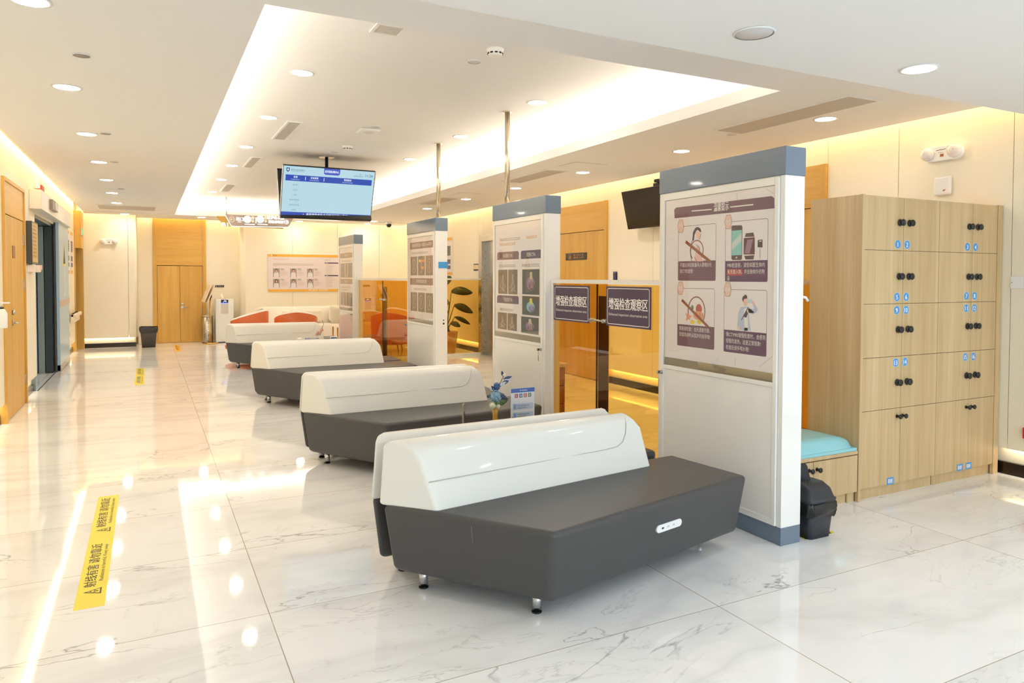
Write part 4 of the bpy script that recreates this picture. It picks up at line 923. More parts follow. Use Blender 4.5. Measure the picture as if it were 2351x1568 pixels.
p = P2(532, 504); GC = C('sign_pale_gold', (236, 220, 180), emit=.9); a.ring(p[0], p[1], .055, .055, .012, GC, 1); a.line([(p[0] + .03, p[1]), (p[0] - .025, p[1])], .012, GC, 1); a.line([(p[0] - .002, p[1] + .026), (p[0] - .028, p[1]), (p[0] - .002, p[1] - .026)], .012, GC, 1)
p = P2(550, 504); a.text('出口', p[0], p[1] - .022, .06, LT, 1, .13, bold=.004); a.text('EXIT', p[0], p[1] - .060, .02, LT, 1, .07)
for u in (567.5, 597):
    p = P2(u, 505); a.ring(p[0], p[1] + .01, .074, .074, .02, LT, 1); a.circ(p[0], p[1] + .01, .045, LT, 2); a.rect(p[0] - .055, p[1] - .098, p[0] + .14, p[1] - .082, LT, 1)
    p = P2(u + 12.5, 501); a.circ(p[0], p[1] + .005, .034, GC, 1); a.circ(p[0], p[1] - .062, .028, GC, 1)
p = P2(587, 506); a.rect(p[0] - .008, p[1] - .06, p[0] + .008, p[1] + .06, LT, 1)
p = P2(633, 504); a.text('医护办公区', p[0], p[1] + .002, .055, LT, 1, .34, bold=.004); a.text('影像诊断室', p[0] + .003, p[1] - .075, .048, LT, 1, .30, bold=.004)
p = P2(657, 510); a.ring(p[0], p[1], .045, .045, .010, LT, 1); a.line([(p[0] - .025, p[1]), (p[0] + .02, p[1])], .010, LT, 1); a.line([(p[0], p[1] + .02), (p[0] + .022, p[1]), (p[0], p[1] - .02)], .010, LT, 1)
p = P2(517, 515); a2.text('B1', p[0], p[1] - .035, .075, LT, 1, .105, bold=.005)
a.mb.build('lettering', t)
for x in (P2(520, 490)[0], P2(655, 500)[0]): MB().cyl((x, 0, .20), (x, 0, ZU - 2.42), .007, M_STEEL, 10).build('hanging_rod', t)

# ================================================================ ceiling fittings
dl = None
def downlight(x, y, z, label, grp, r=.085):
    global dl, dl_neutral
    if dl is None:
        dl = thing('recessed_downlight', label, 'ceiling light', (x, y, z), 0, grp)
        MB().lathe([(.076, 0), (.092, -.001), (.092, -.004), (.080, -.005), (.076, -.003)], M_WHITE, 28, caps=False).build('trim_ring', dl)
        MB().lathe([(.001, -.0030), (.077, -.0030), (.077, -.001), (.001, -.001)], M_LAMP, 28).build('diffuser', dl)
        dl_neutral = [c_ for c_ in dl.children if c_.name.startswith('diffuser')][0].data.copy(); dl_neutral.materials[0] = M_LAMP2; return dl
    r_ = dup(dl, (x, y, z), 0, label, grp)
    if z == ZN:                                  # the front ceiling has neutral white lamps
        for c_ in r_.children:
            if c_.name.startswith('diffuser'):
                c_.data = dl_neutral
    return r_
for i, y in enumerate((3.968, 5.66, 7.43, 9.17, 10.81, 12.45, 14.1)):
    downlight(-.472, y, ZC, '%s lit downlight from the viewer in the left corridor ceiling row' % ORD[i], 'left corridor downlights')
downlight(-.40, 16.3, ZC - .014, 'lit downlight in the far strip before the pier', 'far strip downlights'); downlight(1.02, 16.45, ZC - .014, 'lit downlight in the far strip before the double door', 'far strip downlights')
for k, (u, v) in enumerate(((685, 507), (836, 514), (858, 508))):
    p = at(u, v, 2, ZC); downlight(p[0], min(p[1], 16.5), ZC - .014 if p[1] > 16.05 else ZC, 'lit downlight near the %s of the far ceiling strip above the sofas' % ('left', 'middle', 'right')[k], 'far strip downlights')
for i, (x, y) in enumerate(((4.813, 3.973), (4.766, 5.637), (4.68, 7.326), (4.659, 9.05), (4.596, 10.681), (4.6, 12.5))):
    downlight(x, y, ZC, '%s lit downlight from the viewer in the ceiling strip along the right wall' % ORD[i], 'right strip downlights')
for i, y in enumerate((5.79, 7.55, 9.37, 11.03, 12.69, 14.59)): downlight(1.095, y, ZU, '%s lit downlight from the viewer in the left row of the raised ceiling' % ORD[i], 'raised ceiling left downlights')
for i, y in enumerate((5.76, 7.54, 9.30)): downlight(3.18, y, ZU, '%s lit downlight from the viewer in the right row of the raised ceiling' % ORD[i], 'raised ceiling right downlights')
p = at(2111, 158, 2, ZN); downlight(p[0], p[1], ZN, 'large bright downlight in the low front ceiling at the upper right', 'front ceiling downlights')
for i, y in enumerate((.55, -1.2, -2.95)):  # rows out of view, added to brighten the near floor and ceiling
    for j, x in enumerate((-.3, 1.5, 3.45, 5.0)):
        downlight(x, y, ZN, '%s unseen added downlight of the %s row of the front ceiling' % (ORD[j], ORD[i]), 'front ceiling downlights')
# unlit round plates, speakers, sensors
def disc(label, x, y, z, r, name='ceiling_speaker', cat='speaker', m_=None):
    t = thing(name, label, cat, (x, y, z)); MB().lathe([(.001, -.006), (r * .86, -.006), (r * .9, -.002), (r, -.004), (r, 0), (.001, 0)], m_ or C('speaker_white', (214, 212, 212), rough=.5), 28).build('grille_disc', t); MB().lathe([(r * .98, 0), (r * 1.03, -.002), (r * 1.03, -.005), (r * .95, -.0065)], M_WHITE, 28, caps=False).build('rim', t)
p = at(1732, 75, 2, ZN); disc('round ceiling speaker in the low front ceiling', p[0], p[1], ZN, .085)
p = at(1089, 141, 2, ZU); disc('round blank plate beside the near smoke detector in the raised ceiling', p[0], p[1], ZU, .05, 'blank_plate', 'ceiling plate')
p = at(769, 348, 2, ZU); disc('small round plate on the raised ceiling just before the monitor pole', p[0], p[1], ZU, .05, 'blank_plate', 'ceiling plate')
p = at(862, 290, 2, ZU); disc('thin round plate behind the ceiling access point', p[0], p[1], ZU, .05, 'blank_plate', 'ceiling plate')
for k, (u, v) in enumerate(((187, 126), (242, 306), (262, 371), (278, 433))):
    p = at(u, v, 2, ZC); disc('%s unlit small round fitting beside the left corridor downlights' % ORD[k], p[0], p[1], ZC, .045, 'blank_plate', 'ceiling plate', C('fitting_grey', (150, 146, 140), rough=.4))
p = at(1680, 308, 2, ZC); disc('round plate at the near end of the long right air grille', p[0], p[1], ZC, .045, 'blank_plate', 'ceiling plate')
def smoke(label, x, y):
    t = thing('smoke_detector', label, 'smoke detector', (x, y, ZU), 0, 'smoke detectors'); MB().lathe([(.062, 0), (.062, -.012), (.055, -.02), (.050, -.045), (.044, -.052), (.02, -.055), (.001, -.055)], M_WHITE, 28).build('body', t)
    b = MB()
    for k in range(10):
        a_ = 2 * PI * k / 10; b.box(-.010, -.003, -.005, .010, .003, .005, M_BLACK); q = b.v[-8:]; c_, s_ = math.cos(a_ + PI / 2), math.sin(a_ + PI / 2)
        b.v[-8:] = [(x_ * c_ - y_ * s_ + .0515 * math.cos(a_), x_ * s_ + y_ * c_ + .0515 * math.sin(a_), z_ - .036) for x_, y_, z_ in q]
    b.build('slot', t)
p = at(1137, 112, 2, ZU); smoke('white smoke detector at the near edge of the raised ceiling', p[0], p[1]); p = at(798, 335, 2, ZU); smoke('white smoke detector on the raised ceiling just before the hanging monitor', p[0], p[1])
p = at(846, 298, 2, ZU); t = thing('access_point', 'square white wireless access point on the raised ceiling', 'access point', (p[0], p[1], ZU)); MB().box(-.11, -.11, -.03, .11, .11, 0, M_WHITE).build('casing', t, bevel=.025, seg=3); MB().lathe([(.001, -.034), (.05, -.033), (.055, -.03), (.001, -.03)], C('speaker_white', (214, 212, 212)), 20).build('cap', t)
p = at(912, 505, 2, ZC); t = thing('dome_camera', 'black dome camera on the far ceiling left of the third display board', 'camera', (p[0], 15.9, ZC)); MB().lathe([(.07, 0), (.07, -.03), (.06, -.05)], M_WHITE, 20).build('base', t); MB().ball((0, 0, -.07), .06, C('dome_black', (16, 16, 18), rough=.1)).build('dome', t)
# air grilles
def grille(label, x0, x1, y0, y1, z, along='x', n=14, solid=False, name='air_grille', frame=.022):
    t = thing(name, label, 'air vent', ((x0 + x1) / 2, (y0 + y1) / 2, z), 0, 'ceiling air grilles'); hx, hy = (x1 - x0) / 2, (y1 - y0) / 2; f = frame
    b = MB(); b.box(-hx, -hy, -.008, hx, -hy + f, 0, M_WHITE).box(-hx, hy - f, -.008, hx, hy, 0, M_WHITE).box(-hx, -hy + f, -.008, -hx + f, hy - f, 0, M_WHITE).box(hx - f, -hy + f, -.008, hx, hy - f, 0, M_WHITE); b.build('frame', t)
    MB().box(-hx + f, -hy + f, -.001, hx - f, hy - f, 0, C('vent_shadow', (120, 112, 104), rough=.7)).build('backing', t)
    b = MB(); SL = C('vent_slat', (214, 206, 198), rough=.5)
    for k in range(n):
        if along == 'x':
            yy = -hy + f + (2 * hy - 2 * f) * (k + .5) / n; w_ = (hy - f) / n * .62; b.box(-hx + f, yy - w_, -.006, hx - f, yy + w_, -.002, SL)
        else:
            xx = -hx + f + (2 * hx - 2 * f) * (k + .5) / n; w_ = (hx - f) / n * .62; b.box(xx - w_, -hy + f, -.006, xx + w_, hy - f, -.002, SL)
    b.build('slats', t)
grille('square louvred vent at the near edge of the raised ceiling', 1.30, 1.50, 4.42, 4.62, ZU, 'x', 8)
grille('long vent panel in the raised ceiling beside the second left downlight', 1.29, 1.45, 7.62, 8.68, ZU, 'y', 12)
grille('long vent panel in the raised ceiling nearer the hanging monitor', 1.24, 1.385, 10.1, 11.1, ZU, 'y', 12)
grille('farthest vent panel in the left part of the raised ceiling', 1.21, 1.39, 13.25, 14.43, ZU, 'y', 10)
grille('broad slotted return vent in the left corridor ceiling near the far end', -.81, .15, 14.55, 15.40, ZC, 'x', 16)
grille('longest air grille in the right ceiling strip above the lockers', 4.32, 4.66, 3.37, 4.72, ZC, 'y', 22)
grille('middle air grille in the right ceiling strip before the staff door', 4.16, 4.46, 7.3, 8.5, ZC, 'y', 18)
grille('farthest air grille in the right ceiling strip', 4.16, 4.46, 10.6, 11.8, ZC, 'y', 18)
def hatch(label, x0, x1, y0, y1):
    t = thing('access_hatch', label, 'ceiling hatch', ((x0 + x1) / 2, (y0 + y1) / 2, ZC)); hx, hy = (x1 - x0) / 2, (y1 - y0) / 2; MB().box(-hx, -hy, -.004, hx, hy, 0, M_CEIL).build('panel', t)
    b = MB()
    for q in ((-hx - .004, -hy - .004, hx + .004, -hy), (-hx - .004, hy, hx + .004, hy + .004), (-hx - .004, -hy, -hx, hy), (hx, -hy, hx + .004, hy)): b.box(q[0], q[1], -.0015, q[2], q[3], 0, C('joint_grey', (168, 156, 142)))
    b.build('joint', t)
hatch('square ceiling hatch in the right strip beyond the nearest board', 4.18, 4.60, 6.70, 7.05); hatch('square ceiling hatch farther along the right strip', 4.18, 4.60, 9.9, 10.3)

# ================================================================ coffee tables and what stands on them
def table(label, x, y, w_, d_, h_):
    t = thing('coffee_table', label, 'table', (x, y, 0), 0, 'low tables between the benches'); MB().box(-w_ / 2, -d_ / 2, h_ - .03, w_ / 2, d_ / 2, h_, C('table_walnut', (96, 76, 62), rough=.3)).build('table_top', t, bevel=.004)
    for sx in (-1, 1):
        for sy in (-1, 1): MB().box(sx * (w_ / 2 - .03) - .015, sy * (d_ / 2 - .03) - .015, 0, sx * (w_ / 2 - .03) + .015, sy * (d_ / 2 - .03) + .015, h_ - .03, M_BLACK).build('leg', t)
HT = .43
table('low dark table hidden behind the nearest bench, carrying the flower vase', 2.06, 4.28, .70, .36, HT); table('low dark table behind the third bench, carrying cards and pink flowers', 2.35, 11.05, .70, .42, HT)
ACR = amber_glass('clear_acrylic', (.97, .98, .98), 1.3)
# sign holder with the blue notice
t = thing('notice_holder', 'clear acrylic stand with a white notice headed in blue beside the flower vase', 'sign holder', (2.203, 4.17, HT)); W = .176; H0 = .29
MB().box(-W / 2, -.002, .012, W / 2, .002, H0, M_PAPER).build('sheet', t); MB().box(-W / 2 - .004, -.006, .006, W / 2 + .004, -.004, H0 + .006, ACR).build('cover', t); MB().box(-W / 2 - .004, -.05, 0, W / 2 + .004, .05, .006, M_WHITE).build('foot', t)
a = Art((-W / 2, -.0022, 0), (1, 0, 0), (0, 0, 1)); NB = C('notice_blue', (44, 96, 182), rough=.45); a.rect(0, .262, W, H0, NB); a.circ(.07, .276, .004, M_INK, 2); a.marks(.08, .272, .007, 5, M_INK, 2, .2)
for k, q in enumerate(((188, 72, 84), (70, 104, 178), (196, 98, 74), (104, 130, 92))): a.rect(.028 + k * .033, .228, .052 + k * .033, .254, C('notice_tile_%d' % k, q, rough=.45)); a.marks(.033 + k * .033, .234, .013, 1, M_INK, 2, 0, k)
PB_ = C('notice_pale', (206, 212, 228), rough=.45)
for k, n_ in enumerate('12'):
    z_ = .165 - k * .058; a.rect(.015, z_ - .016, W - .012, z_ + .024, PB_); a.rect(.015, z_ - .016, .042, z_ + .024, C('notice_box', (166, 192, 226), rough=.45), 2); a.text(n_, .0285, z_ - .008, .024, NB, 3); a.marks(.05, z_ + .006, .008, 9, C('notice_grey', (130, 126, 130), rough=.5), 3, .2, k); a.marks(.05, z_ - .009, .008, 7, MATS['notice_grey'], 3, .2, k + 5)
for k in range(5): a.line([(.004, .055 + k * .01), (.03, .05 + k * .016)], .005, NB)
a.mb.build('print', t)
t = thing('menu_stand', 'narrow clear acrylic stand seen edge on at the left of the flower vase', 'sign holder', (1.80, 4.22, HT), math.radians(62)); MB().box(-.05, -.002, .012, .05, .002, .205, C('card_brown', (170, 146, 126), rough=.4)).build('card', t); MB().box(-.053, -.006, .006, .053, -.004, .212, ACR).box(-.053, .004, .006, .053, .006, .212, ACR).build('cover', t); MB().box(-.053, -.03, 0, .053, .03, .006, M_WHITE).build('foot', t)
# vase with artificial flowers
t = thing('flower_vase', 'amber glass vase with blue hydrangea and dark leaves', 'vase of flowers', (2.04, 4.25, HT))
MB().lathe([(.026, 0), (.028, .01), (.018, .06), (.017, .11), (.024, .165), (.021, .165), (.014, .11), (.014, .06), (.022, .012)], C('vase_amber', (196, 146, 48), rough=.1, coat=.5), 16).build('vase', t)
rnd = random.Random(5); BLU = [C('bloom_blue', (150, 186, 206), rough=.6), C('bloom_deep', (78, 108, 156), rough=.6), C('bloom_cream', (232, 230, 204), rough=.6)]
def bloom(c, r, m_, n=60):
    b = MB(); c = Vector(c); b.ball(c, r * .78, m_, 8)
    for k in range(n):
        d = Vector((rnd.gauss(0, 1), rnd.gauss(0, 1), rnd.gauss(0, 1))).normalized(); q = c + d * r * .84; x_ = d.orthogonal().normalized(); y_ = d.cross(x_); s_ = r * .24
        b.add([q, q + x_ * s_ + d * s_ * .7, q + y_ * s_ + d * s_ * .5, q - x_ * s_ + d * s_ * .7, q - y_ * s_ + d * s_ * .5], [(0, 1, 2), (0, 2, 3), (0, 3, 4), (0, 4, 1)], m_)
    b.build('bloom', t)
bloom((-.002, -.01, .235), .042, BLU[0]); bloom((-.028, -.02, .178), .024, BLU[2], 40); bloom((.01, 0, .30), .026, BLU[1], 40); bloom((.066, 0, .372), .014, BLU[2], 24); bloom((.012, -.02, .17), .018, BLU[2], 30)
st = MB().tube([(0, 0, .10), (.01, 0, .25), (.035, 0, .32), (.062, 0, .365)], .0025, C('twig_brown', (110, 72, 52), rough=.6), 6).build('stem', t)
def leaf(p0, d, L, w_, m_):
    p0, d = Vector(p0), Vector(d).normalized(); s_ = d.cross(Vector((0, 1, 0))).normalized(); b = MB(); vs = []
    for i in range(7): k = i / 6; c_ = p0 + d * L * k + Vector((0, -.15 * L * k * k, 0)); q = w_ * math.sin(PI * (k * .96 + .02)); vs += [c_ + s_ * q, c_ + Vector((0, q * .3, 0)), c_ - s_ * q]
    b.add(vs, [(3 * i + j, 3 * i + j + 1, 3 * i + j + 4, 3 * i + j + 3) for i in range(6) for j in (0, 1)], m_, True); o = b.build('leaf', t); q = o.modifiers.new('thick', 'SOLIDIFY'); q.thickness = .0012
LB, LW, LG = C('leaf_navy', (70, 78, 116), rough=.5), C('leaf_pale', (214, 220, 228), rough=.5), C('leaf_sage', (96, 122, 74), rough=.5)
for p0, d, L, w_, m_ in (((.06, 0, .36), (-.35, 0, 1), .045, .009, LB), ((.06, 0, .345), (1, 0, .25), .062, .010, LB), ((.05, 0, .33), (1, 0, .1), .06, .012, LW), ((.045, 0, .315), (1, 0, .35), .055, .013, LB), ((.03, 0, .30), (.9, 0, .5), .05, .010, LW), ((.01, 0, .265), (-.8, 0, .8), .06, .011, LB), ((.0, 0, .27), (-1, 0, .55), .055, .010, LW), ((.025, -.03, .245), (1, 0, -.6), .05, .013, LB), ((.03, -.02, .20), (1, 0, .35), .055, .024, LG), ((-.02, -.02, .205), (.7, 0, -.5), .05, .018, LG), ((.01, -.02, .19), (.9, 0, .15), .06, .02, LG), ((.05, 0, .225), (1, 0, .2), .04, .014, LW)): leaf(p0, d, L, w_, m_)
# cards by the far table
t = thing('card_stand', 'clear stand with a blue headed strip notice on the table behind the third bench', 'sign holder', (2.20, 10.95, HT)); MB().box(-.115, -.002, .006, .115, .002, .115, M_PAPER).build('sheet', t); MB().box(-.12, -.04, 0, .12, .04, .006, M_WHITE).build('foot', t)
a = Art((-.115, -.0022, 0), (1, 0, 0), (0, 0, 1)); a.marks(.006, .085, .020, 9, C('notice_blue', (44, 96, 182)), 1, .15, 3); a.circ(.09, .04, .03, C('card_gold', (206, 190, 140), rough=.5)); a.mb.build('print', t)
t = thing('tablet_stand', 'small white tablet card with a blue frame right of the pink flowers', 'card', (2.52, 10.95, HT)); MB().box(-.055, -.006, .004, .055, .006, .12, M_WHITE).build('panel', t); MB().box(-.055, -.03, 0, .055, .03, .004, M_WHITE).build('foot', t); a = Art((-.055, -.0063, 0), (1, 0, 0), (0, 0, 1)); a.frame(.012, .012, .098, .10, .006, C('notice_blue', (44, 96, 182))); a.rect(.016, .085, .094, .10, MATS['notice_blue'], 1); a.mb.build('print', t)
t = thing('pink_flower_vase', 'small vase of pale pink flowers on the table behind the third bench', 'vase of flowers', (2.33, 11.1, HT)); MB().lathe([(.03, 0), (.034, .02), (.02, .09), (.024, .12)], M_WHITE, 16).build('vase', t); bloom((0, 0, .17), .035, C('bloom_pink', (236, 196, 186), rough=.6)); bloom((.04, 0, .21), .028, MATS['bloom_pink']); bloom((-.03, .01, .14), .025, MATS['bloom_pink']); MB().tube([(0, 0, .05), (.03, 0, .2), (.07, 0, .30), (.05, 0, .36)], .003, MATS['twig_brown'], 6).build('stem', t)

# ================================================================ seating at the far end
ORANGE = C('orange_leather', (206, 98, 40), rough=.45); CREAM = C('cream_leather', (236, 228, 214), rough=.42); BEIGE = C('beige_leather', (206, 196, 176), rough=.45)
def arcshell(mb, cx, cy, r0, r1, a0, a1, z0, zf, m_out, m_in, n=28):
    vs = []
    for i in range(n + 1):
        a_ = a0 + (a1 - a0) * i / n; z_ = zf(i / n); c_, s_ = math.cos(a_), math.sin(a_); rm = (r0 + r1) / 2
        vs += [(cx + r1 * c_, cy + r1 * s_, z0), (cx + r1 * c_ * 1.03, cy + r1 * s_ * 1.03, z_ - .03), (cx + rm * c_, cy + rm * s_, z_), (cx + r0 * c_, cy + r0 * s_, z_ - .03), (cx + r0 * c_, cy + r0 * s_, z0)]
    f1, f2 = [], []
    for i in range(n):
        q = 5 * i; f1.append((q, q + 5, q + 6, q + 1))
        for j in (1, 2, 3): f2.append((q + j, q + j + 5, q + j + 6, q + j + 1))
    e = 5 * n; f2 += [(4, 3, 2, 1, 0), (e, e + 1, e + 2, e + 3, e + 4)]
    mb.add(vs, f1, m_out, True); k = len(mb.v) - len(vs)
    for f in f2: mb.f.append(tuple(k + i for i in f)); mb.mi.append(mb.mid(m_in)); mb.sm.append(True)
    return mb
def armchair(label, x, y, rz, h=.74):
    t = thing('tub_armchair', label, 'armchair', (x, y, 0), rz, 'orange tub armchairs')
    arcshell(MB(), 0, 0, .32, .38, PI * -.08, PI * 1.08, .16, lambda k: h - .17 * abs(2 * k - 1) ** 1.5, ORANGE, CREAM).build('back_shell', t)
    MB().lathe([(.001, .20), (.31, .20), (.33, .24), (.33, .38), (.30, .42), (.001, .43)], CREAM, 28).build('seat', t); MB().lathe([(.001, .15), (.36, .15), (.37, .20), (.001, .20)], ORANGE, 28).build('shell_base', t)
    for k in range(4): a_ = PI / 4 + PI / 2 * k; MB().cyl((.22 * math.cos(a_), .22 * math.sin(a_), .16), (.27 * math.cos(a_), .27 * math.sin(a_), 0), .014, M_BRASS, 10, .010).build('leg', t)
    return t
armchair('orange tub armchair with cream rim behind the left end of the farthest bench', 1.60, 13.9, math.radians(-125), .86)
armchair('orange tub armchair with cream rim in front of the cream sofa', 2.48, 13.85, math.radians(172), .83)
armchair('orange tub armchair seen through the far amber gate', 4.25, 13.6, math.radians(150), .80)
t = thing('curved_sofa', 'long cream curved sofa against the far wall under the staff board', 'sofa', (3.5, 16.0, 0))
b = MB(); pth = []
for i in range(9): a_ = PI + PI / 2 * -i / 8; pth.append((-1.05 + .35 * math.cos(a_), .05 + .35 * math.sin(a_) * 1.0))
pth = [(-1.40, -.45)] + pth + [(1.4, .40)]
def wallalong(mb, pth, th, z0, z1, m_):
    n = len(pth); vs = []
    for i, p in enumerate(pth):
        a_ = Vector(pth[max(0, i - 1)]); c_ = Vector(pth[min(n - 1, i + 1)]); d = (c_ - a_).normalized(); nn = Vector((-d.y, d.x)); q = Vector(p)
        o_, i_ = q + nn * th / 2, q - nn * th / 2; vs += [(o_.x, o_.y, z0), (o_.x, o_.y, z1 - .04), (q.x, q.y, z1), (i_.x, i_.y, z1 - .04), (i_.x, i_.y, z0)]
    fs = [(5 * i + j, 5 * i + j + 1, 5 * i + j + 6, 5 * i + j + 5) for i in range(n - 1) for j in range(4)] + [(0, 4, 3, 2, 1)[::-1], tuple(5 * (n - 1) + j for j in range(5))]
    mb.add(vs, fs, m_, True); return mb
wallalong(MB(), pth, .16, .10, .80, CREAM).build('backrest', t); MB().box(-1.30, -.40, .10, 1.4, .33, .42, CREAM).build('seat', t, bevel=.03); MB().box(-1.2, -.3, 0, 1.3, .2, .10, M_BLACK).build('plinth', t)
for x in (-.45, .55): MB().box(x - .42, .16, .45, x + .42, .33, .72, CREAM).build('back_cushion', t, bevel=.05, seg=3)
def cushion(label, x, y, z, s_, rz, m_):
    b = MB(); n = 8; vs = []
    for sg in (-1, 1):
        for j in range(n + 1):
            for i in range(n + 1): u, v = i / n * 2 - 1, j / n * 2 - 1; vs.append((u * s_, sg * .075 * ((1 - u ** 4) * (1 - v ** 4)) ** .6, v * s_))
    fs = []
    for g in (0, 1):
        for j in range(n):
            for i in range(n): q = g * (n + 1) ** 2 + j * (n + 1) + i; f = (q, q + 1, q + n + 2, q + n + 1); fs.append(f if g == 0 else f[::-1])
    b.add(vs, fs, m_, True); o = b.build('throw_cushion', None, (x, y, z)); o.rotation_euler = (math.radians(-12), 0, rz); tag(o, label, 'cushion', 'sofa cushions')
cushion('square beige cushion at the right on the cream sofa', 3.73, 15.70, .625, .19, 0, BEIGE); cushion('flat cream cushion lying back at the left on the cream sofa', 2.85, 15.70, .60, .17, .15, CREAM)
t = thing('side_table', 'small cream side table with gold legs before the sofa', 'table', (3.55, 14.3, 0))
MB().box(-.25, -.22, .455, .25, .22, .49, CREAM).build('table_top', t, bevel=.006)
for sx in (-1, 1):
    for sy in (-1, 1): MB().box(sx * .23 - .012, sy * .20 - .012, 0, sx * .23 + .012, sy * .20 + .012, .456, M_BRASS).build('leg', t)

# ================================================================ far wall
yF = 16.925
t = thing('staff_board', 'wide white staff board with yellow bands and six portraits on the far wall', 'notice board', (0, yF, 0))
Q = lambda u, v: (lambda p: (p[0], p[2]))(at(u, v, 1, yF - .012))
(x0, z1), (x1, _), (_, z0) = Q(615, 583), Q(776.5, 586), Q(616, 670)
t.location = (x0, yF - .0, z0); W, H = x1 - x0, z1 - z0
MB().box(0, -.012, 0, W, 0, H, C('board_lilac', (226, 214, 214), rough=.45)).build('panel', t)
YE = C('band_yellow', (226, 172, 66)); a = Art((0, -.0122, 0), (1, 0, 0), (0, 0, 1)); X = lambda k: W * k; Zz = lambda k: H * k
a.rect(0, Zz(.93), W, H, YE); a.rect(0, 0, W, Zz(.065), YE); a.circ(X(.05), Zz(.965), .014, M_INK, 2); a.marks(X(.065), Zz(.955), .018, 4, M_TXT, 2)
a.text('用心服务 专业诊断', X(.70), Zz(.016), .032, M_INK, 2, X(.27))
a.marks(X(.065), Zz(.855), .020, 13, C('pink_print', (206, 172, 164), rough=.5), 1, .35, 2); a.marks(X(.80), Zz(.845), .020, 5, SMALL, 1, .3, 5)
for k in range(3): a.marks(X(.07), Zz(.745 - .022 * k), .011, 66, SMALL, 1, .25, k)
a.marks(X(.065), Zz(.68), .011, 8, SMALL, 1, .25, 7)
for zz in (.765, .42): a.rect(X(.80), Zz(zz), W, Zz(zz + .028), C('bar_navy', (54, 48, 84), rough=.45)); a.marks(X(.815), Zz(zz + .006), .012, 4, M_INK, 2, .2)
for k in range(8): a.marks(X(.82), Zz(.73 - k * .037), .011, (8, 14, 13, 12, 12, 9, 9, 13)[k], SMALL, 1, .2, k)
for k in range(8): a.marks(X(.82), Zz(.385 - k * .037), .011, (13, 12, 17, 10, 12, 9, 11, 12)[k], SMALL, 1, .2, k + 20)
PH = C('portrait_grey', (158, 152, 152), rough=.5); HR = C('hair_dark', (56, 42, 42), rough=.5); FA = C('face_print', (214, 164, 146), rough=.5); CO = C('coat_white', (226, 218, 220), rough=.5)
for r in range(2):
    for c in range(3):
        px, pz = X(.068 + c * .238), Zz(.385 if r == 0 else .105); w_, h_ = X(.092), Zz(.235)
        a.rect(px, pz, px + w_, pz + h_, PH, 1); cx = px + w_ / 2
        a.poly([(px + w_ * .1, pz), (px + w_ * .14, pz + h_ * .42), (px + w_ * .36, pz + h_ * .60), (px + w_ * .64, pz + h_ * .60), (px + w_ * .86, pz + h_ * .42), (px + w_ * .9, pz)], CO, 2)
        lg = (r, c) in ((1, 0),); a.circ(cx, pz + h_ * .78, w_ * (.23 if lg else .20), HR, 3, h_ * .19)
        if lg: a.rect(cx - w_ * .24, pz + h_ * .55, cx + w_ * .24, pz + h_ * .78, HR, 2)
        a.circ(cx, pz + h_ * .74, w_ * .14, FA, 4, h_ * .14); a.line([(cx, pz + h_ * .6), (cx, pz + h_ * .45)], .012, PH, 3)
        a.marks(px + w_ + .02, pz + h_ * .94, .015, 4, M_TXT, 1, .2, c); a.marks(px + w_ + .02, pz + h_ * .82, .015, 5, M_TXT, 1, .2, c + 3)
        for k in range(5): a.marks(px + w_ + .02, pz + h_ * (.66 - .11 * k), .010, (9, 14, 11, 14, 8)[k], SMALL, 1, .2, k + c)
a.mb.build('print', t)
emergency('twin-spot emergency light on the pier at the far left', (-.70, 16.70, 2.16), 0)
t = thing('room_sign', 'small black sign with white characters above the water dispenser', 'sign', (1.43, 17.355, 1.24)); MB().box(-.10, -.012, -.022, .10, 0, .022, M_BLACK).build('plate', t); a = Art((-.10, -.0124, -.022), (1, 0, 0), (0, 0, 1)); a.circ(.04, .022, .012, SMALL); a.marks(.08, .015, .014, 5, SMALL, 1, .4); a.mb.build('lettering', t)
# water dispenser
t = thing('water_dispenser', 'tall white water dispenser with a lit blue display by the recess', 'water dispenser', (1.50, 17.08, 0))
MB().box(-.185, -.16, .02, .185, .17, .96, M_WHITE).box(-.17, -.14, 0, .17, .15, .02, M_BLACK).build('body', t, bevel=.012); MB().box(-.18, -.168, .70, .18, -.155, .955, M_WHITE).build('upper_panel', t, bevel=.004); MB().box(-.075, -.170, .64, .075, -.150, .87, C('tap_recess', (206, 200, 198), rough=.4)).build('tap_recess', t)
a = Art((-.075, -.1702, .875), (1, 0, 0), (0, 0, 1)); a.rect(0, 0, .15, .075, C('display_navy', (18, 28, 74), emit=.25), 0); BL = C('display_blue', (90, 120, 250), emit=2.0); a.rect(.0, -.008, .15, .004, BL, 1); a.rect(.06, .035, .09, .055, LT, 1); a.rect(.10, .02, .108, .055, LT, 1); a.circ(.05, .02, .010, BL, 1); a.mb.build('display', t)
a = Art((-.185, -.1605, 0), (1, 0, 0), (0, 0, 1)); a.marks(.10, .05, .014, 6, SMALL, 1, .4); a.mb.build('print', t)
t = thing('pump_bottle', 'cream pump bottle standing on top of the water dispenser', 'bottle', (1.46, 17.06, .962)); MB().lathe([(.03, 0), (.034, .01), (.034, .07), (.014, .09), (.012, .11)], CREAM, 18).build('bottle', t); MB().cyl((0, 0, .11), (0, 0, .13), .009, M_WHITE).box(-.03, -.006, .128, .01, .006, .138, M_WHITE).build('pump', t)
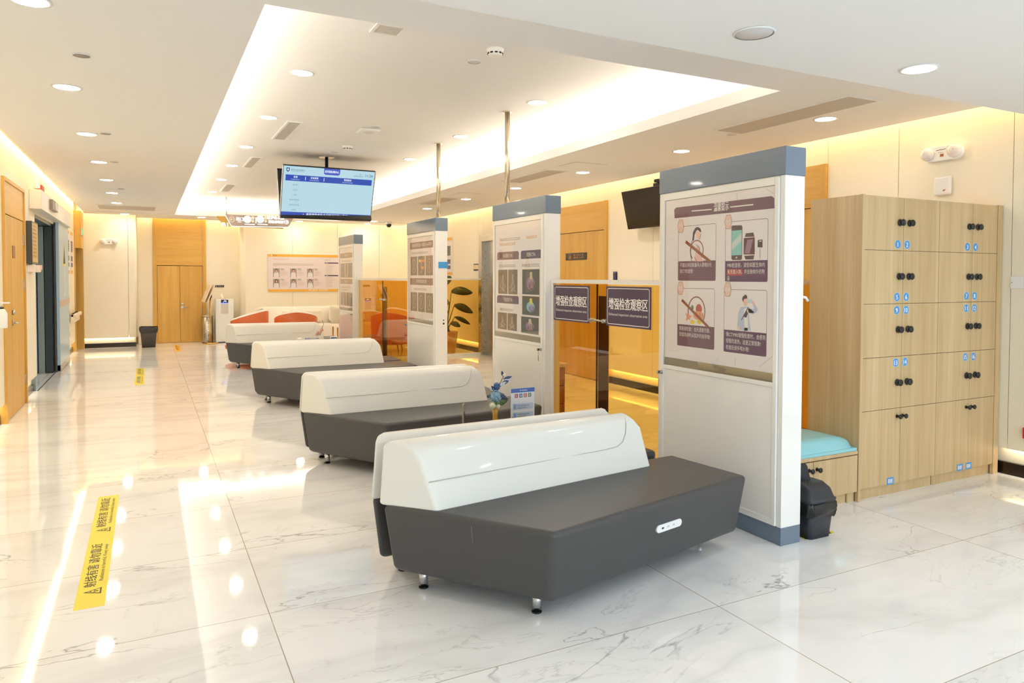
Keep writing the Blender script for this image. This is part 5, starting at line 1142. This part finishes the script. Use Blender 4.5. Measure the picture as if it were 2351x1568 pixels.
# display stand
t = thing('brochure_stand', 'brass post stand holding two tilted panels left of the water dispenser', 'stand', (1.20, 16.78, 0))
MB().lathe([(.001, 0), (.16, 0), (.165, .008), (.16, .022), (.03, .028), (.001, .028)], M_BRASS, 32).build('base', t); MB().cyl((0, 0, .028), (0, 0, 1.04), .020, M_BRASS, 16).build('post', t); MB().box(-.03, -.04, 1.0, .03, .02, 1.06, M_BLACK).build('clamp', t)
for q in (-.05, .02): o = MB().box(-.012, -.14, -.20, .012, .14, .20, C('panel_cream', (226, 210, 186), rough=.4)).build('panel', t, (q - .03, -.02, 1.09), bevel=.004); o.rotation_euler = (0, math.radians(22), math.radians(8))
t = thing('steel_bin', 'round brushed steel litter bin behind the brass stand', 'waste bin', (1.16, 17.13, 0)); MB().lathe([(.11, 0), (.112, .01), (.112, .56), (.10, .565)], M_STEEL, 32).build('body', t); MB().lathe([(.10, .566), (.116, .57), (.113, .60), (.085, .605), (.08, .58)], M_STEEL, 32, caps=False).build('rim', t); MB().lathe([(.001, -.0), (.114, -.0), (.114, .016), (.112, .016)], M_BLACK, 32).build('foot_ring', t)
t = thing('pail', 'open black waste bin lined with a bag beside the far double door', 'waste bin', (.0, 16.50, 0)); loft(MB(), [rbox(.125, .10, .03, 0), rbox(.155, .125, .035, .40)], C('pail_black', (58, 54, 50), rough=.5)).build('bucket', t)
rr = [[(x * k_, y_ * k_, z + rnd.uniform(-.012, .004)) for x, y_, _ in rbox(.158, .128, .04, z, 6)] for z, k_ in ((.31, 1.01), (.36, 1.09), (.40, 1.12), (.425, 1.08), (.42, .98))]
loft(MB(), rr, C('pail_bag', (40, 38, 36), rough=.35), False).build('bin_bag', t)

# ================================================================ left wall fittings and floor tapes
t = thing('wall_display', 'thin black lit panel box standing out from the wall beside the sliding door', 'panel', (XL, 10.02, 1.60)); MB().box(0, 0, 0, .06, .50, .50, C('panel_dark', (70, 66, 58), rough=.3)).build('casing', t, bevel=.004); a = Art((.0602, 0, 0), (0, 1, 0), (0, 0, 1)); a.N = Vector((1, 0, 0)); a.rect(.02, .02, .48, .48, C('panel_face', (206, 176, 112), rough=.35)); 
for k in range(9): a.marks(.05, .44 - .045 * k, .02, 14, C('panel_print', (140, 112, 70)), 2, .2, k)
a.mb.build('face', t)
t = thing('glove_box', 'white holder box under the black panel beside the sliding door', 'holder', (XL, 10.05, 1.50)); MB().box(0, 0, 0, .09, .45, .085, C('holder_white', (226, 214, 204), rough=.4)).build('box', t, bevel=.006); MB().box(.03, .40, .03, .10, .47, .09, C('holder_pink', (226, 180, 156), rough=.4)).build('tab', t)
t = thing('alarm_beacon', 'white and red fire alarm sounder above the sliding door header', 'alarm', (XL, 10.78, 2.56)); MB().box(0, 0, 0, .06, .28, .12, M_WHITE).build('housing', t, bevel=.006); MB().box(.03, .05, -.014, .075, .30, .05, C('alarm_red', (200, 40, 52))).build('lens', t)
t = thing('soap_dispenser', 'white pump bottle in a wall holder left of the nearest left door', 'dispenser', (XL, 7.88, .98)); MB().box(0, -.06, 0, .03, .06, .14, M_WHITE).build('holder', t, bevel=.004); MB().lathe([(.042, 0), (.046, .01), (.046, .13), (.03, .165), (.018, .175)], M_WHITE, 20, (.075, 0, .0)).build('bottle', t); MB().cyl((.075, 0, .175), (.075, 0, .19), .020, M_BLACK).cyl((.075, 0, .19), (.075, 0, .225), .008, M_WHITE).box(.06, -.01, .222, .14, .01, .235, M_WHITE).build('pump', t)
wall_poster('narrow poster with yellow ends beside the parked sliding leaf', 14.86, 15.06, 1.50, 2.27, -1, XL); wall_poster('narrow poster with yellow ends farther along the left wall', 15.30, 15.72, 1.50, 2.27, -1, XL)
t = thing('handrail', 'cream bumper handrail on the left wall beyond the sliding door', 'handrail', (XL, 14.86, .62)); MB().box(.03, 0, 0, .085, 1.2, .16, C('rail_cream', (232, 216, 192), rough=.4)).box(.03, 0, .10, .12, 1.2, .16, MATS['rail_cream']).build('rail', t, bevel=.012, seg=3)
for y_ in (.1, 1.1): MB().box(0, y_ - .03, .04, .03, y_ + .03, .14, M_STEEL).build('bracket', t)
for k, (y_, z_) in enumerate(((14.98, 1.03), (14.95, .42), (10.12, .10))):
    t = thing('wall_socket', ('small plate above the handrail', 'small socket below the handrail', 'socket low on the wall between the left doors')[k], 'socket', (XL, y_, z_)); MB().box(0 if k < 2 else -.035, -.04, -.05, .008 if k < 2 else -.028, .04, .05, C('socket_beige', (206, 190, 160))).build('plate', t)
def tape(label, x0, x1, y0, y1, col, n, skew=0):
    t = thing('floor_tape', label, 'floor tape', ((x0 + x1) / 2, y0, .0006), 0, 'radiation warning floor tapes'); W, L = x1 - x0, y1 - y0
    MB().box(-W / 2, 0, -.0004, W / 2, L, .0004, col).build('strip', t)
    a = Art((W / 2, 0, .0006), (0, 1, 0), (-1, 0, 0)); u = L / n; k_ = W / .115
    for k in range(n):
        o = u * k + u * .16
        a.poly([(o, W * .18), (o + W * .62, W * .18), (o + W * .31, W * .80)], M_TXT, 1); a.poly([(o + W * .09, W * .235), (o + W * .53, W * .235), (o + W * .31, W * .68)], col, 2); a.circ(o + W * .31, W * .33, W * .05, M_TXT, 3)
        for an in (90, 210, 330): a.poly([(o + W * .31 + W * .05 * math.cos(math.radians(an - 28)), W * .45 + W * .05 * math.sin(math.radians(an - 28))), (o + W * .31 + W * .13 * math.cos(math.radians(an - 24)), W * .45 + W * .13 * math.sin(math.radians(an - 24))), (o + W * .31 + W * .13 * math.cos(math.radians(an + 24)), W * .45 + W * .13 * math.sin(math.radians(an + 24))), (o + W * .31 + W * .05 * math.cos(math.radians(an + 28)), W * .45 + W * .05 * math.sin(math.radians(an + 28)))], M_TXT, 3)
        b0 = o + W * .80; e = u * (k + 1) - u * .06
        a.text('射线有害 请勿靠近', (b0 + e) / 2, W * .44, W * .33, M_TXT, 1, e - b0, bold=.0012); a.text('Radiation is harmful, Keep away', (b0 + e) / 2 + .02, W * .18, W * .15, M_TXT, 1, (e - b0) * .86)
    a.mb.build('lettering', t); return t
tape('long yellow radiation warning tape on the floor nearest the viewer', -.305, -.185, 3.59, 5.39, M_YEL, 2)
tape('yellow radiation warning tape farther down the corridor floor', -.178, -.060, 10.76, 12.72, M_YEL, 2)
tape('orange warning tape on the floor by the far double door', .47, .57, 15.3, 16.75, C('tape_orange', (236, 178, 60), rough=.4), 1)
